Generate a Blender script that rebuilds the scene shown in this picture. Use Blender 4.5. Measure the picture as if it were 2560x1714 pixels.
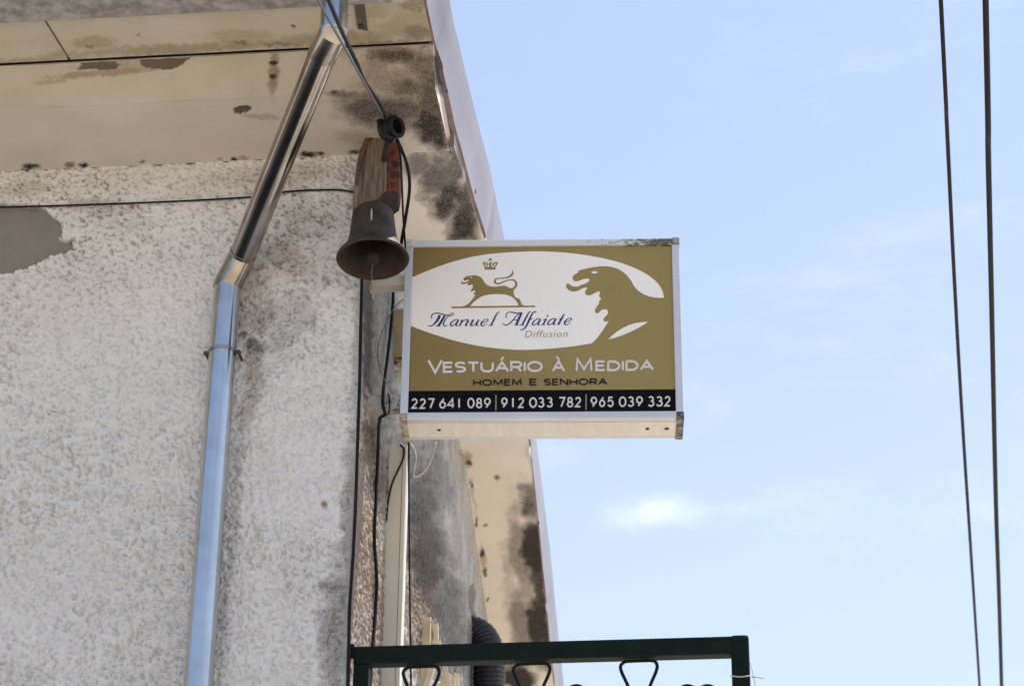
import bpy, bmesh, math, random
import numpy as np
from mathutils import Vector, Matrix
from mathutils.geometry import tessellate_polygon
random.seed(4); rng = np.random.default_rng(4)
for o in list(bpy.data.objects): bpy.data.objects.remove(o)
SC = bpy.context.scene; COL = SC.collection

# ------------------------------------------------------------------ camera
F = 6000.; PITCH = math.radians(27.6); HEAD = math.radians(-6.0); ROLL = math.atan(110/11450)
cd = np.array([math.sin(HEAD)*math.cos(PITCH), math.cos(HEAD)*math.cos(PITCH), math.sin(PITCH)])
r0 = np.array([math.cos(HEAD), -math.sin(HEAD), 0.]); u0 = np.cross(r0, cd)
cR = math.cos(ROLL)*r0 + math.sin(ROLL)*u0; cU = math.cos(ROLL)*u0 - math.sin(ROLL)*r0
CP = np.array([0, 0, 1.6])
cam = bpy.data.cameras.new('camera'); camo = bpy.data.objects.new('camera', cam); COL.objects.link(camo)
camo.matrix_world = Matrix(((cR[0], cU[0], -cd[0], CP[0]), (cR[1], cU[1], -cd[1], CP[1]), (cR[2], cU[2], -cd[2], CP[2]), (0, 0, 0, 1)))
cam.sensor_width = 36; cam.lens = 36*F/2560; cam.clip_end = 5000; cam.clip_start = .05
cam.dof.use_dof = True; cam.dof.focus_distance = 8.45; cam.dof.aperture_fstop = 5.6
SC.camera = camo

# ------------------------------------------------------------------ sun, sky, exposure
SUN = Vector((.285, .26, 1.0)).normalized()
EL = math.asin(SUN.z); AZ = math.atan2(SUN.x, SUN.y)
sl = bpy.data.lights.new('sun', 'SUN'); sl.energy = 5.0; sl.angle = math.radians(.53); sl.color = (1, .95, .87)
so = bpy.data.objects.new('sun', sl); COL.objects.link(so); so.rotation_euler = SUN.to_track_quat('Z', 'Y').to_euler()
so.location = (4, 8, 14)
W = bpy.data.worlds.new('World'); SC.world = W; W.use_nodes = True
wn, wl = W.node_tree.nodes, W.node_tree.links
wn.clear()
sky = wn.new('ShaderNodeTexSky'); sky.sky_type = 'NISHITA'; sky.sun_disc = False
sky.sun_elevation = EL; sky.sun_rotation = AZ; sky.air_density = 1.0; sky.dust_density = 1.3; sky.ozone_density = 2.2
bg = wn.new('ShaderNodeBackground'); bg.inputs['Strength'].default_value = .116
wo = wn.new('ShaderNodeOutputWorld')
def wmath(op, a, b=None, clamp=False):
    n = wn.new('ShaderNodeMath'); n.operation = op; n.use_clamp = clamp
    for i, s in enumerate((a, b)):
        if s is None: continue
        if isinstance(s, (int, float)): n.inputs[i].default_value = s
        else: wl.new(s, n.inputs[i])
    return n.outputs[0]
tc = wn.new('ShaderNodeTexCoord')
def wnoise(scale, stretch, detail, rough):
    mp = wn.new('ShaderNodeMapping'); mp.inputs['Scale'].default_value = stretch; wl.new(tc.outputs['Generated'], mp.inputs[0])
    n = wn.new('ShaderNodeTexNoise'); n.inputs['Scale'].default_value = scale; n.inputs['Detail'].default_value = detail
    n.inputs['Roughness'].default_value = rough; n.inputs['Distortion'].default_value = .4
    wl.new(mp.outputs[0], n.inputs['Vector']); return n.outputs['Fac']
def wrange(s, a, b, c, d):
    n = wn.new('ShaderNodeMapRange'); n.interpolation_type = 'SMOOTHSTEP'
    for i, v in enumerate((a, b, c, d)): n.inputs[i+1].default_value = v
    wl.new(s, n.inputs[0]); return n.outputs[0]
veil = wrange(wnoise(3.0, (1, 1, 3.0), 6, .55), .46, .80, 0., .30)       # thin high cloud everywhere
wisp = wrange(wnoise(7.0, (1, .8, 3.4), 8, .64), .50, .80, 0., .36)
# one small bright cloud low in the sky
def ray(x, y): return cd*F + cR*(x-1280) + cU*(857-y)
cdir = ray(1655, 1282); cdir /= np.linalg.norm(cdir)
rel = wn.new('ShaderNodeVectorMath'); rel.operation = 'SUBTRACT'; rel.inputs[1].default_value = tuple(cdir)
wl.new(tc.outputs['Generated'], rel.inputs[0])
dst = wn.new('ShaderNodeVectorMath'); dst.operation = 'MULTIPLY'; dst.inputs[1].default_value = (1, 1, 3.3); wl.new(rel.outputs[0], dst.inputs[0])
ln = wn.new('ShaderNodeVectorMath'); ln.operation = 'LENGTH'; wl.new(dst.outputs[0], ln.inputs[0])
cn = wnoise(22, (1, 1, 3.0), 7, .65)
cl = wmath('ADD', ln.outputs['Value'], wmath('MULTIPLY', wmath('SUBTRACT', cn, .5), .060))
cloud = wrange(cl, -.004, .034, .44, 0.)
sepz = wn.new('ShaderNodeSeparateXYZ'); wl.new(tc.outputs['Generated'], sepz.inputs[0])
low = wrange(sepz.outputs[2], .26, .62, 1.15, .36)                       # thin cloud gathers towards the horizon
dt = wn.new('ShaderNodeVectorMath'); dt.operation = 'DOT_PRODUCT'; dt.inputs[1].default_value = tuple(SUN); wl.new(tc.outputs['Generated'], dt.inputs[0])
haz = wrange(dt.outputs['Value'], -.1, .75, .35, 1.0)                   # haze is whiter on the sun's side of the sky
fac = wmath('ADD', wmath('MULTIPLY', wmath('MULTIPLY', wmath('ADD', wmath('ADD', veil, wisp), .34), low), haz), cloud, True)
mx = wn.new('ShaderNodeMix'); mx.data_type = 'RGBA'
wl.new(fac, mx.inputs['Factor']); wl.new(sky.outputs[0], mx.inputs['A']); mx.inputs['B'].default_value = (5.55, 5.7, 5.95, 1)
wl.new(mx.outputs['Result'], bg.inputs['Color']); wl.new(bg.outputs[0], wo.inputs[0])
SC.view_settings.view_transform = 'Standard'; SC.view_settings.look = 'None'
SC.view_settings.exposure = .86; SC.view_settings.gamma = 1.0

# ------------------------------------------------------------------ pixels of the photograph -> points on planes that things touch
K = 2560/2342
def onY(x, y, Y): v = ray(x, y); return CP + v*(Y/v[1])
def onZ(x, y, Z): v = ray(x, y); return CP + v*((Z-1.6)/v[2])
def onX(x, y, X): v = ray(x, y); return CP + v*(X/v[0])
def proj(P):
    q = np.asarray(P) - CP; k = q@cd
    return np.stack([1280 + F*(q@cR)/k, 857 - F*(q@cU)/k], -1)
YW = 7.30                                   # front wall plane
XC = -1.30                                  # corner of the house
def xw(Y): return np.interp(Y, [7.3, 9.3, 10.0, 11.9, 17.0], [XC, -1.262, -1.268, -1.376, -1.69])   # side wall follows the bend of the lane
def onSide(x, y, off=0.):
    Y = 9.
    for _ in range(60):
        P = onX(x, y, float(xw(Y)) + off); Y = .6*Y + .4*min(max(P[1], 7.0), 17)
    return P

# ------------------------------------------------------------------ helpers
def smooth(a, b, x): t = np.clip((x-a)/(b-a), 0, 1); return t*t*(3-2*t)
def vnoise(x, y, seed=0):
    xi = np.floor(x).astype(np.int64); yi = np.floor(y).astype(np.int64); xf = x-xi; yf = y-yi
    def h(i, j):
        n = (i*374761393 + j*668265263 + seed*982451653) & 0x7fffffff
        n = ((n ^ (n >> 13))*1274126177) & 0x7fffffff
        return ((n ^ (n >> 16)) & 0xffff)/65535.
    sx = xf*xf*(3-2*xf); sy = yf*yf*(3-2*yf)
    return (h(xi, yi)*(1-sx)+h(xi+1, yi)*sx)*(1-sy) + (h(xi, yi+1)*(1-sx)+h(xi+1, yi+1)*sx)*sy
def fbm(x, y, o=4, seed=0, g=.5):
    s = 0; a = 1; t = 0
    for k in range(o): s = s + a*vnoise(x*2**k + 17.3*k, y*2**k + 9.1*k, seed+k); t += a; a *= g
    return s/t

class MB:
    """collects shapes for ONE mesh object"""
    def __init__(s): s.v = []; s.f = []; s.a = []
    def add(s, v, f, a=None):
        n = len(s.v); v = [tuple(map(float, p)) for p in v]
        s.v += v; s.f += [tuple(int(i)+n for i in q) for q in f]
        s.a += [tuple(map(float, q)) for q in a] if a is not None else [(0, 0, 0, 0)]*len(v)
        return s
    def box(s, lo, hi, M=None, bev=0.):
        bm = bmesh.new(); bmesh.ops.create_cube(bm, size=1)
        for w in bm.verts: w.co = Vector([(lo[i]+hi[i])/2 + w.co[i]*(hi[i]-lo[i]) for i in range(3)])
        if bev: bmesh.ops.bevel(bm, geom=bm.edges[:], offset=bev, segments=2, affect='EDGES', profile=.6)
        if M is not None: bm.transform(M)
        bm.verts.index_update(); s.add([w.co for w in bm.verts], [[w.index for w in q.verts] for q in bm.faces]); bm.free(); return s
    def tube(s, pts, r, n=10, cap=True, flat=None):
        P = [Vector(map(float, p)) for p in pts]; m = len(P)
        R = r if hasattr(r, '__len__') else [r]*m
        T = [(P[min(i+1, m-1)]-P[max(i-1, 0)]).normalized() for i in range(m)]
        up = Vector((0, 0, 1)) if abs(T[0].z) < .9 else Vector((0, 1, 0))
        N = (up - T[0]*up.dot(T[0])).normalized(); V = []
        for i in range(m):
            N = (N - T[i]*N.dot(T[i])).normalized(); B = T[i].cross(N)
            for k in range(n):
                a = 2*math.pi*k/n; V.append(P[i] + (N*math.cos(a) + B*math.sin(a))*R[i])
        Fc = [(i*n+k, i*n+(k+1) % n, (i+1)*n+(k+1) % n, (i+1)*n+k) for i in range(m-1) for k in range(n)]
        if cap: Fc += [tuple(range(n))[::-1], tuple((m-1)*n+k for k in range(n))]
        return s.add(V, Fc)
    def lathe(s, prof, n=48, M=None, close=False):
        M = M or Matrix(); V = []; m = len(prof)
        for r, z in prof:
            for k in range(n): a = 2*math.pi*k/n; V.append(M @ Vector((r*math.cos(a), r*math.sin(a), z)))
        Fc = [(i*n+k, i*n+(k+1) % n, ((i+1) % m)*n+(k+1) % n, ((i+1) % m)*n+k) for i in range(m if close else m-1) for k in range(n)]
        return s.add(V, Fc)
    def prism(s, poly, d):
        """closed outline (3-D points) pushed along d"""
        P = [Vector(map(float, p)) for p in poly]; d = Vector(map(float, d)); n = len(P)
        tri = tessellate_polygon([P])
        Fc = [tuple(t) for t in tri] + [tuple(i+n for i in t[::-1]) for t in tri] + [(i, (i+1) % n, (i+1) % n+n, i+n) for i in range(n)]
        return s.add(P+[p+d for p in P], Fc)
    def grid(s, P, A=None, flip=False):
        nu, nv, _ = P.shape; V = P.reshape(-1, 3)
        idx = np.arange(nu*nv).reshape(nu, nv)
        q = np.stack([idx[:-1, :-1], idx[1:, :-1], idx[1:, 1:], idx[:-1, 1:]], -1).reshape(-1, 4)
        if flip: q = q[:, ::-1]
        return s.add(V, q, A.reshape(-1, 4) if A is not None else None)
    def build(s, name, mat, parent=None, smooth_=False, angle=None, attr=False):
        me = bpy.data.meshes.new(name); me.from_pydata(s.v, [], s.f)
        bm = bmesh.new(); bm.from_mesh(me)
        bmesh.ops.recalc_face_normals(bm, faces=bm.faces[:]) if len(s.f) < 60000 else None
        bm.to_mesh(me); bm.free()
        if attr:
            ca = me.color_attributes.new('stain', 'FLOAT_COLOR', 'POINT'); ca.data.foreach_set('color', np.array(s.a, dtype=np.float32).ravel())
        if smooth_:
            me.polygons.foreach_set('use_smooth', [True]*len(me.polygons))
            if angle: me.set_sharp_from_angle(angle=math.radians(angle))
        me.materials.append(mat)
        o = bpy.data.objects.new(name, me); COL.objects.link(o)
        if parent is not None: o.parent = parent; o.matrix_parent_inverse = parent.matrix_world.inverted()
        return o

def thing(name, label, cat, loc=(0, 0, 0), group=None):
    o = bpy.data.objects.new(name, None); COL.objects.link(o); o.location = [float(c) for c in loc]; o.empty_display_size = .1
    o.matrix_world = Matrix.Translation(o.location)
    return tag(o, label, cat, group)
def tag(o, label, cat, group=None):
    o['label'] = label; o['category'] = cat
    if group: o['group'] = group
    return o
def catmull(P, k=6, closed=False):
    P = np.asarray(P, float); n = len(P); out = []
    rngi = range(n if closed else n-1)
    for i in rngi:
        p0, p1, p2, p3 = (P[(i-1) % n], P[i], P[(i+1) % n], P[(i+2) % n]) if closed else (P[max(i-1, 0)], P[i], P[i+1], P[min(i+2, n-1)])
        for j in range(k):
            t = j/k; out.append(.5*((2*p1)+(-p0+p2)*t+(2*p0-5*p1+4*p2-p3)*t*t+(-p0+3*p1-3*p2+p3)*t**3))
    if not closed: out.append(P[-1])
    return np.array(out)

# ------------------------------------------------------------------ materials
def nmat(name):
    m = bpy.data.materials.new(name); m.use_nodes = True
    return m, m.node_tree.nodes, m.node_tree.links, m.node_tree.nodes['Principled BSDF']
def nnoise(n, l, scale, detail=4, rough=.55, stretch=None, coord=None):
    t = n.new('ShaderNodeTexCoord'); v = coord or t.outputs['Object']
    if stretch:
        mp = n.new('ShaderNodeMapping'); mp.inputs['Scale'].default_value = stretch; l.new(v, mp.inputs[0]); v = mp.outputs[0]
    x = n.new('ShaderNodeTexNoise'); x.inputs['Scale'].default_value = scale; x.inputs['Detail'].default_value = detail
    x.inputs['Roughness'].default_value = rough; l.new(v, x.inputs['Vector']); return x.outputs['Fac']
def nrange(n, l, s, a, b, c=0., d=1.):
    x = n.new('ShaderNodeMapRange'); x.inputs[1].default_value = a; x.inputs[2].default_value = b
    x.inputs[3].default_value = c; x.inputs[4].default_value = d; l.new(s, x.inputs[0]); return x.outputs[0]
def nmath(n, l, op, a, b, clamp=False):
    x = n.new('ShaderNodeMath'); x.operation = op; x.use_clamp = clamp
    for i, s in enumerate((a, b)):
        if isinstance(s, (int, float)): x.inputs[i].default_value = s
        else: l.new(s, x.inputs[i])
    return x.outputs[0]
def nmix(n, l, f, a, b):
    x = n.new('ShaderNodeMix'); x.data_type = 'RGBA'
    if isinstance(f, float): x.inputs['Factor'].default_value = f
    else: l.new(f, x.inputs['Factor'])
    for k, s in (('A', a), ('B', b)):
        if isinstance(s, tuple): x.inputs[k].default_value = s if len(s) == 4 else (*s, 1)
        else: l.new(s, x.inputs[k])
    return x.outputs['Result']
def nbump(n, l, b, h, strength, dist=.004):
    x = n.new('ShaderNodeBump'); x.inputs['Strength'].default_value = strength; x.inputs['Distance'].default_value = dist
    l.new(h, x.inputs['Height']); l.new(x.outputs[0], b.inputs['Normal']); return x
def simple(name, c1, c2=None, rough=.5, metal=0., scale=12., bump=0., bscale=80., stretch=None, spec=.5, lo=.35, hi=.65, coat=0.):
    m, n, l, b = nmat(name)
    b.inputs['Roughness'].default_value = rough; b.inputs['Metallic'].default_value = metal; b.inputs['Specular IOR Level'].default_value = spec
    if coat: b.inputs['Coat Weight'].default_value = coat; b.inputs['Coat Roughness'].default_value = .08
    if c2 is None: b.inputs['Base Color'].default_value = (*c1, 1)
    else: l.new(nmix(n, l, nrange(n, l, nnoise(n, l, scale, 6, .6, stretch), lo, hi), c1, c2), b.inputs['Base Color'])
    if bump: nbump(n, l, b, nnoise(n, l, bscale, 4, .6, stretch), bump)
    return m
def plaster(name, c1, c2, pitc, bscale, bstr, mold=(.032, .027, .023), rust=(.20, .12, .06), bare=(.235, .21, .18), dust=None):
    m, n, l, b = nmat(name)
    b.inputs['Roughness'].default_value = .9; b.inputs['Specular IOR Level'].default_value = .2
    base = nmix(n, l, nrange(n, l, nnoise(n, l, 5, 6, .6), .35, .68), c1, c2)
    base = nmix(n, l, nrange(n, l, nnoise(n, l, 260, 3, .6), .58, .80, 0, .35), base, pitc)
    at = n.new('ShaderNodeAttribute'); at.attribute_name = 'stain'
    sp = n.new('ShaderNodeSeparateColor'); l.new(at.outputs['Color'], sp.inputs[0])
    br = nmath(n, l, 'ADD', nmath(n, l, 'MULTIPLY', nnoise(n, l, 26, 5, .7), .55), nmath(n, l, 'MULTIPLY', nnoise(n, l, 150, 4, .7), 1.35))
    br = nmath(n, l, 'MULTIPLY', nmath(n, l, 'SUBTRACT', br, .95), 1.5)                         # about -0.5..0.5
    def brk(s, w=1.):    # breaks a soft stain up into flecks, none where the stain is none
        return nmath(n, l, 'MULTIPLY', nmath(n, l, 'ADD', s, nmath(n, l, 'MULTIPLY', br, w), True), nrange(n, l, s, .02, .25), True)
    base = nmix(n, l, at.outputs['Alpha'], base, pitc)
    base = nmix(n, l, brk(sp.outputs[1], .40), base, rust)
    base = nmix(n, l, sp.outputs[2], base, nmix(n, l, nnoise(n, l, 14, 5, .6), bare, tuple(c*.72 for c in bare)))
    base = nmix(n, l, brk(sp.outputs[0], .45), base, mold)
    l.new(base, b.inputs['Base Color'])
    nbump(n, l, b, nnoise(n, l, bscale, 6, .65), bstr, .006)
    return m
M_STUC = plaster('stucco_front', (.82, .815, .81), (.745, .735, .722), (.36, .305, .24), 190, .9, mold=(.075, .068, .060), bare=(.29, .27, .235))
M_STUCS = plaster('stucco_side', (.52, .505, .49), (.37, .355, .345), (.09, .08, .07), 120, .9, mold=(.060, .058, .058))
M_PAINT = plaster('cornice_plaster', (.76, .70, .625), (.70, .64, .565), (.55, .48, .40), 45, .12, bare=(.17, .135, .105))
M_PAINTF = plaster('ochre_darkened_plaster', (.53, .48, .405), (.465, .415, .34), (.40, .335, .255), 45, .12, bare=(.17, .135, .105))  # yellower cornice plaster, darkened in colour to offset bounce light on the face
M_SOFF = plaster('soffit_board', (.68, .62, .51), (.60, .535, .42), (.50, .42, .30), 30, .08, rust=(.30, .22, .11), mold=(.10, .075, .05))
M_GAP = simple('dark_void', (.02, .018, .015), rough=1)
M_GUTT = simple('weathered_fibre_cement', (.46, .45, .45), (.25, .24, .235), .95, scale=20, bump=.4, bscale=90, lo=.38, hi=.62)
M_FLASH = simple('painted_sheet_metal', (.31, .295, .345), (.26, .245, .29), .5, .0, spec=.3, scale=3, bump=.05, bscale=6)
M_FLASHU = simple('flashing_lip', (.33, .27, .30), (.16, .09, .09), .6, scale=5)
M_TILE = simple('roof_tile', (.42, .17, .09), (.28, .11, .06), .85, scale=8, bump=.2)
def steel():
    m, n, l, b = nmat('stainless_steel')
    b.inputs['Metallic'].default_value = 1; l.new(nmix(n, l, nrange(n, l, nnoise(n, l, 9, 5, .6), .4, .75), (.58, .60, .625), (.46, .46, .46)), b.inputs['Base Color'])
    l.new(nrange(n, l, nnoise(n, l, 30, 5, .7, (1, 1, .2)), .3, .8, .14, .28), b.inputs['Roughness'])
    nbump(n, l, b, nnoise(n, l, 7, 3, .5), .10, .006); return m
M_STEEL = steel(); M_STEELS = simple('dark_reflect_steel', (.46, .43, .40), (.34, .30, .26), .16, 1., scale=7, bump=.10, bscale=9)  # slanted run's dark reflections deepened in the steel colour
M_STEELD = simple('steel_elbow', (.46, .42, .37), (.30, .26, .22), .24, 1., scale=10, bump=.12, bscale=12)
M_SCREW = simple('rusty_screw', (.12, .09, .07), (.05, .04, .03), .7, .5)
M_FRAME = simple('aluminium_frame', (.62, .63, .66), (.56, .565, .59), .38, .35, scale=6)
def dirty(name, c, d, sc, lo, hi, rough=.6):
    return simple(name, c, d, rough, scale=sc, lo=lo, hi=hi, bump=.15, bscale=120)
def grimy():
    m, n, l, b = nmat('frame_with_lichen'); t = n.new('ShaderNodeTexCoord'); x = n.new('ShaderNodeSeparateXYZ'); l.new(t.outputs['Object'], x.inputs[0])
    g_ = nrange(n, l, x.outputs[0], -.62, -.22, 0, 1); k = nmath(n, l, 'ADD', nmath(n, l, 'MULTIPLY', nnoise(n, l, 60, 6, .65), 1.4), nmath(n, l, 'MULTIPLY', g_, .55))
    l.new(nmix(n, l, nrange(n, l, k, .98, 1.22), (.60, .61, .63), (.09, .085, .075)), b.inputs['Base Color']); b.inputs['Roughness'].default_value = .5; return m
M_GRIME = grimy()
M_CAP = dirty('weathered_corner', (.30, .29, .27), (.05, .046, .04), 34, .36, .58)
M_SBOT = simple('sign_underside', (.80, .76, .70), (.72, .665, .59), .45, scale=7, stretch=(6, 1, 1))
M_RUSTY = dirty('rust_stained_steel', (.50, .42, .32), (.10, .065, .035), 30, .42, .62)
def acrylic(name, c):
    return simple(name, c, tuple(x*.95 for x in c), .30, scale=2.5, spec=.12)
def sheen_graded(name, cl_, cr_):      # sky sheen painted into the print: paler to the right, deeper near the wall
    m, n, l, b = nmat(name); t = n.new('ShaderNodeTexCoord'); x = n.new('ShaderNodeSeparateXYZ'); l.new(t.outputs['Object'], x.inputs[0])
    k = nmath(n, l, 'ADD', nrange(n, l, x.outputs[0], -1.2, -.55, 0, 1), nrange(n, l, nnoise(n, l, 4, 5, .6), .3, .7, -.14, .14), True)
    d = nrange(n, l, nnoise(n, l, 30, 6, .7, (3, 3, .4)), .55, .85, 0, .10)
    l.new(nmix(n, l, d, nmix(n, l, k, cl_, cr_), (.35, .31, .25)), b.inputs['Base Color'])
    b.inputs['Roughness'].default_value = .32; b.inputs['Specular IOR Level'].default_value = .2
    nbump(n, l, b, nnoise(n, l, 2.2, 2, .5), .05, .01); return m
M_GOLD = sheen_graded('gold_print', (.215, .145, .048), (.290, .228, .088)); M_WHITE = sheen_graded('white_print', (.78, .745, .70), (.86, .835, .82))
M_NAVY = simple('navy_strip', (.006, .006, .009), rough=.35, spec=.05); M_BLUE = acrylic('blue_ink', (.025, .028, .17)); M_INK = acrylic('black_ink', (.014, .014, .02))
M_SILV = acrylic('silver_lettering', (.64, .62, .61)); M_GOLDL = acrylic('pale_gold_lettering', (.36, .28, .19))
M_BELL = simple('patinated_bronze', (.055, .047, .038), (.026, .022, .018),   .68, .15, spec=.25, scale=18, bump=.25, bscale=60)
M_BELLI = simple('bell_inside', (.060, .040, .028), (.022, .016, .012), .75, .3, scale=14, bump=.3, bscale=50)
M_PAINTDROP = simple('white_paint_drip', (.45, .43, .38), rough=.8)
M_WOOD = simple('grey_timber', (.215, .17, .12), (.04, .032, .026), .85, scale=26, bump=.6, bscale=40, stretch=(3, 3, .25), lo=.38, hi=.66)
M_REDW = simple('flaking_red_paint', (.19, .042, .028), (.025, .015, .012), .75, scale=38, bump=.5, bscale=50, lo=.45, hi=.58)
M_RUST = simple('rusted_iron', (.17, .075, .04), (.05, .03, .022), .9, .1, scale=26, bump=.5, bscale=80)
M_IRON = simple('dark_iron', (.028, .022, .02), (.06, .035, .025), .8, .2, scale=40, bump=.5, bscale=60)
M_CLAP = simple('clapper_iron', (.018, .015, .013), (.03, .022, .018), .7, spec=.2, scale=30)  # clapper iron, darker than the other iron parts
M_CABLE = simple('black_cable', (.008, .008, .009), rough=.65, spec=.2)
M_CABLEG = simple('grey_cable', (.10, .105, .115), rough=.45)
M_WIREW = simple('pale_wire', (.55, .50, .42), rough=.5)
M_RUBBER = simple('black_insulator', (.007, .007, .009), (.014, .014, .017), .45, spec=.25, scale=20)
M_TRUNK = simple('cream_pvc', (.66, .63, .55), (.60, .565, .48), .45, scale=5)
M_BOX = simple('tan_enamel_box', (.46, .34, .19), (.36, .26, .14), .5, scale=12)
M_BRKT = simple('flaking_grey_paint', (.44, .42, .40), (.13, .13, .14), .7, scale=32, lo=.54, hi=.60, bump=.2)
M_STRAP = simple('dull_steel_strap', (.16, .14, .12), (.09, .08, .07), .7, scale=30)
M_ADDED_DOOR = simple('added_door_dark', (.012, .012, .013), (.02, .018, .016), .5, spec=.2, scale=6)
M_GREEN = simple('dark_green_enamel', (.0045, .0105, .0078), (.007, .014, .011), .55, spec=.10, scale=9)
M_HOSE = simple('corrugated_black_plastic', (.012, .013, .017), (.018, .019, .024), .45, spec=.35, scale=9)
M_RACK = simple('cream_lacquered_steel', (.70, .60, .44), (.58, .47, .33), .35, scale=9)
M_PAVE = simple('street_stone', (.46, .40, .32), (.36, .31, .25), .95, scale=2, bump=.3, bscale=20)
M_ASPH = simple('asphalt', (.036, .034, .032), (.027, .026, .025), .95, scale=3, bump=.4, bscale=90)
M_PAVE2 = simple('limestone_paving', (.24, .22, .19), (.18, .165, .14), .9, scale=3, bump=.2, bscale=12)
M_CONC = simple('balcony_concrete', (.42, .40, .37), (.32, .30, .28), .9, scale=5, bump=.2)

# ------------------------------------------------------------------ ground
g = MB(); g.box((-400, -400, -1), (400, 400, 0)).build('ground', M_PAVE)['kind'] = 'structure'
MB().box((-60, 2.4, 0), (60, 6.9, .004)).build('road', M_ASPH)['kind'] = 'structure'
MB().box((-60, 6.9, 0), (XC+3.2, YW+.001, .12), bev=.01).build('pavement', M_PAVE2)['kind'] = 'structure'

# ------------------------------------------------------------------ stains: ellipses and outlines taken over from the photograph onto the surfaces
def stains(P, specs, jit=5., jscale=.06, seed=3):
    """P (...,3) -> rgba: r mould, g rust/ochre, b bare plaster, a dirt and painted shade in the pits"""
    px = proj(P); x, y = px[..., 0], px[..., 1]
    dx = (fbm(x*jscale, y*jscale, 3, seed)-.5)*2*jit; dy = (fbm(x*jscale+31, y*jscale+7, 3, seed+9)-.5)*2*jit
    A = np.zeros(P.shape[:-1]+(4,)); wob = (fbm(x*.022+5, y*.03, 4, seed+20, .6)-.5)*1.0
    for s in specs:
        if s[0] == 'e':
            _, ch, cx, cy, rx, ry, ang, amp = s; c_, s_ = math.cos(math.radians(ang)), math.sin(math.radians(ang))
            X = x+dx*2-cx; Y = y+dy*2-cy; u = (X*c_+Y*s_)/rx; v = (-X*s_+Y*c_)/ry
            val = amp*smooth(1.3, .35, np.sqrt(u*u+v*v)+wob*min(1., max(rx, ry)/40)) if ch != 2 else amp*smooth(1.05, .95, np.sqrt(u*u+v*v))
        else:
            _, ch, poly, amp = s; X = x+dx; Y = y+dy; ins = np.zeros(x.shape, bool)
            for i in range(len(poly)):
                (x1, y1), (x2, y2) = poly[i], poly[i-1]
                c = ((y1 > Y) != (y2 > Y)) & (X < (x2-x1)*(Y-y1)/(y2-y1+1e-9)+x1); ins ^= c
            val = amp*ins
        A[..., ch] = np.maximum(A[..., ch], val)
    return A

# ------------------------------------------------------------------ house
ZU, YO, ZT, YOT = 6.229, 6.892, 6.361, 6.802                      # cornice underside, cornice face, soffit height
house = thing('house', 'old white rough-rendered house with mouldy cornice and projecting eaves', 'house', (-4, YW, 0))
# front wall: rough-cast relief is real geometry where the photograph shows it
def roughcast(u, v, seed, patchmask=None):
    us = u+.35*v; n1 = fbm(us*80, v*100, 3, seed, .62); n2 = fbm(us*170, v*190, 2, seed+5); n3 = fbm(u*4, v*4, 3, seed+11)
    pit = smooth(.47, .27, n1*.70+n2*.30)                                        # hollows between the splashes
    ridge = smooth(.44, .66, n1)
    h = .0060*ridge - .0090*pit + .0060*(n2-.5) + .004*(n3-.5)
    amp = .66+.46*smooth(.34, .64, fbm(u*2.6+3, v*2.2, 4, seed+31, .55))         # worked more thickly here, thinner there
    return h*amp, np.clip(pit*(.45+.50*amp), 0, 1)
xs = np.r_[np.linspace(-5.0, -3.4, 130)[:-1], np.linspace(-3.4, -2.85, 60)[:-1], np.linspace(-2.85, XC, 440)]; zs = np.r_[np.linspace(3.05, 4.0, 80)[:-1], np.linspace(4.0, ZU, 640)]
X, Z = np.meshgrid(xs, zs, indexing='ij')
h, pit = roughcast(X, Z, 1)
P = np.stack([X, np.full_like(X, YW), Z], -1)
patch = [(-118, 560), (-100, 530), (-60, 512), (-20, 506), (30, 512), (115, 520), (128, 542), (150, 552), (154, 578), (148, 598), (166, 604), (182, 598), (180, 622), (160, 632), (128, 640), (90, 662), (50, 676), (20, 684), (-30, 680), (-70, 662), (-110, 610)]
FS = [('p', 2, patch, 1.)]
FS += [('e', 1, x, y, rx, ry, a, m) for x, y, rx, ry, a, m in [
    (240, 520, 110, 30, 0, .30), (60, 475, 120, 26, -4, .26), (200, 470, 220, 22, -4, .16), (700, 440, 210, 34, -4, .28), (600, 480, 260, 45, 0, .18), (760, 560, 120, 60, 0, .24), (700, 640, 130, 60, 30, .30),
    (300, 560, 150, 40, 0, .15), (640, 760, 60, 110, 10, .38), (620, 1000, 30, 200, 6, .28), (806, 1262, 9, 13, 0, .9), (820, 570, 8, 6, 0, .9), (905, 500, 30, 60, 0, .35), (890, 640, 60, 120, 0, .2)]]
FS += [('e', 0, x, y, rx, ry, a, m) for x, y, rx, ry, a, m in [
    (720, 800, 90, 130, 35, .30), (632, 862, 26, 22, 0, .75), (606, 838, 12, 10, 0, .7), (640, 940, 40, 130, 8, .24), (590, 1250, 18, 380, 4, .24), (660, 1180, 60, 300, 5, .10), (560, 1560, 20, 200, 3, .26),
    (880, 1300, 34, 330, 3, .50), (850, 1560, 60, 260, 3, .55), (780, 1500, 110, 260, 3, .12), (893, 900, 18, 260, 2, .30), (250, 1000, 260, 300, 0, .05), (900, 560, 40, 60, 0, .2)]]
A = stains(P, FS)
reg = .20 + 1.15*np.clip(A[..., 0]+A[..., 1], 0, .75) + .25*(fbm(X*2.2, Z*2.2, 3, 77)-.5)
reg += .25*smooth(5.55, 6.1, Z)
qx = proj(P); g2 = lambda cx, cy, rx, ry: np.exp(-((qx[..., 0]-cx)/rx)**2-((qx[..., 1]-cy)/ry)**2)
reg += .55*g2(200, 560, 170, 90) + .40*g2(150, 470, 260, 40) + .45*g2(640, 560, 200, 130) + .35*g2(760, 700, 140, 160) + .3*g2(300, 650, 260, 90)
A[..., 3] = np.clip(pit*reg, 0, .95)*(1-A[..., 2])  # pit colour holds dirt and relief shade the soft light leaves out
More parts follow.
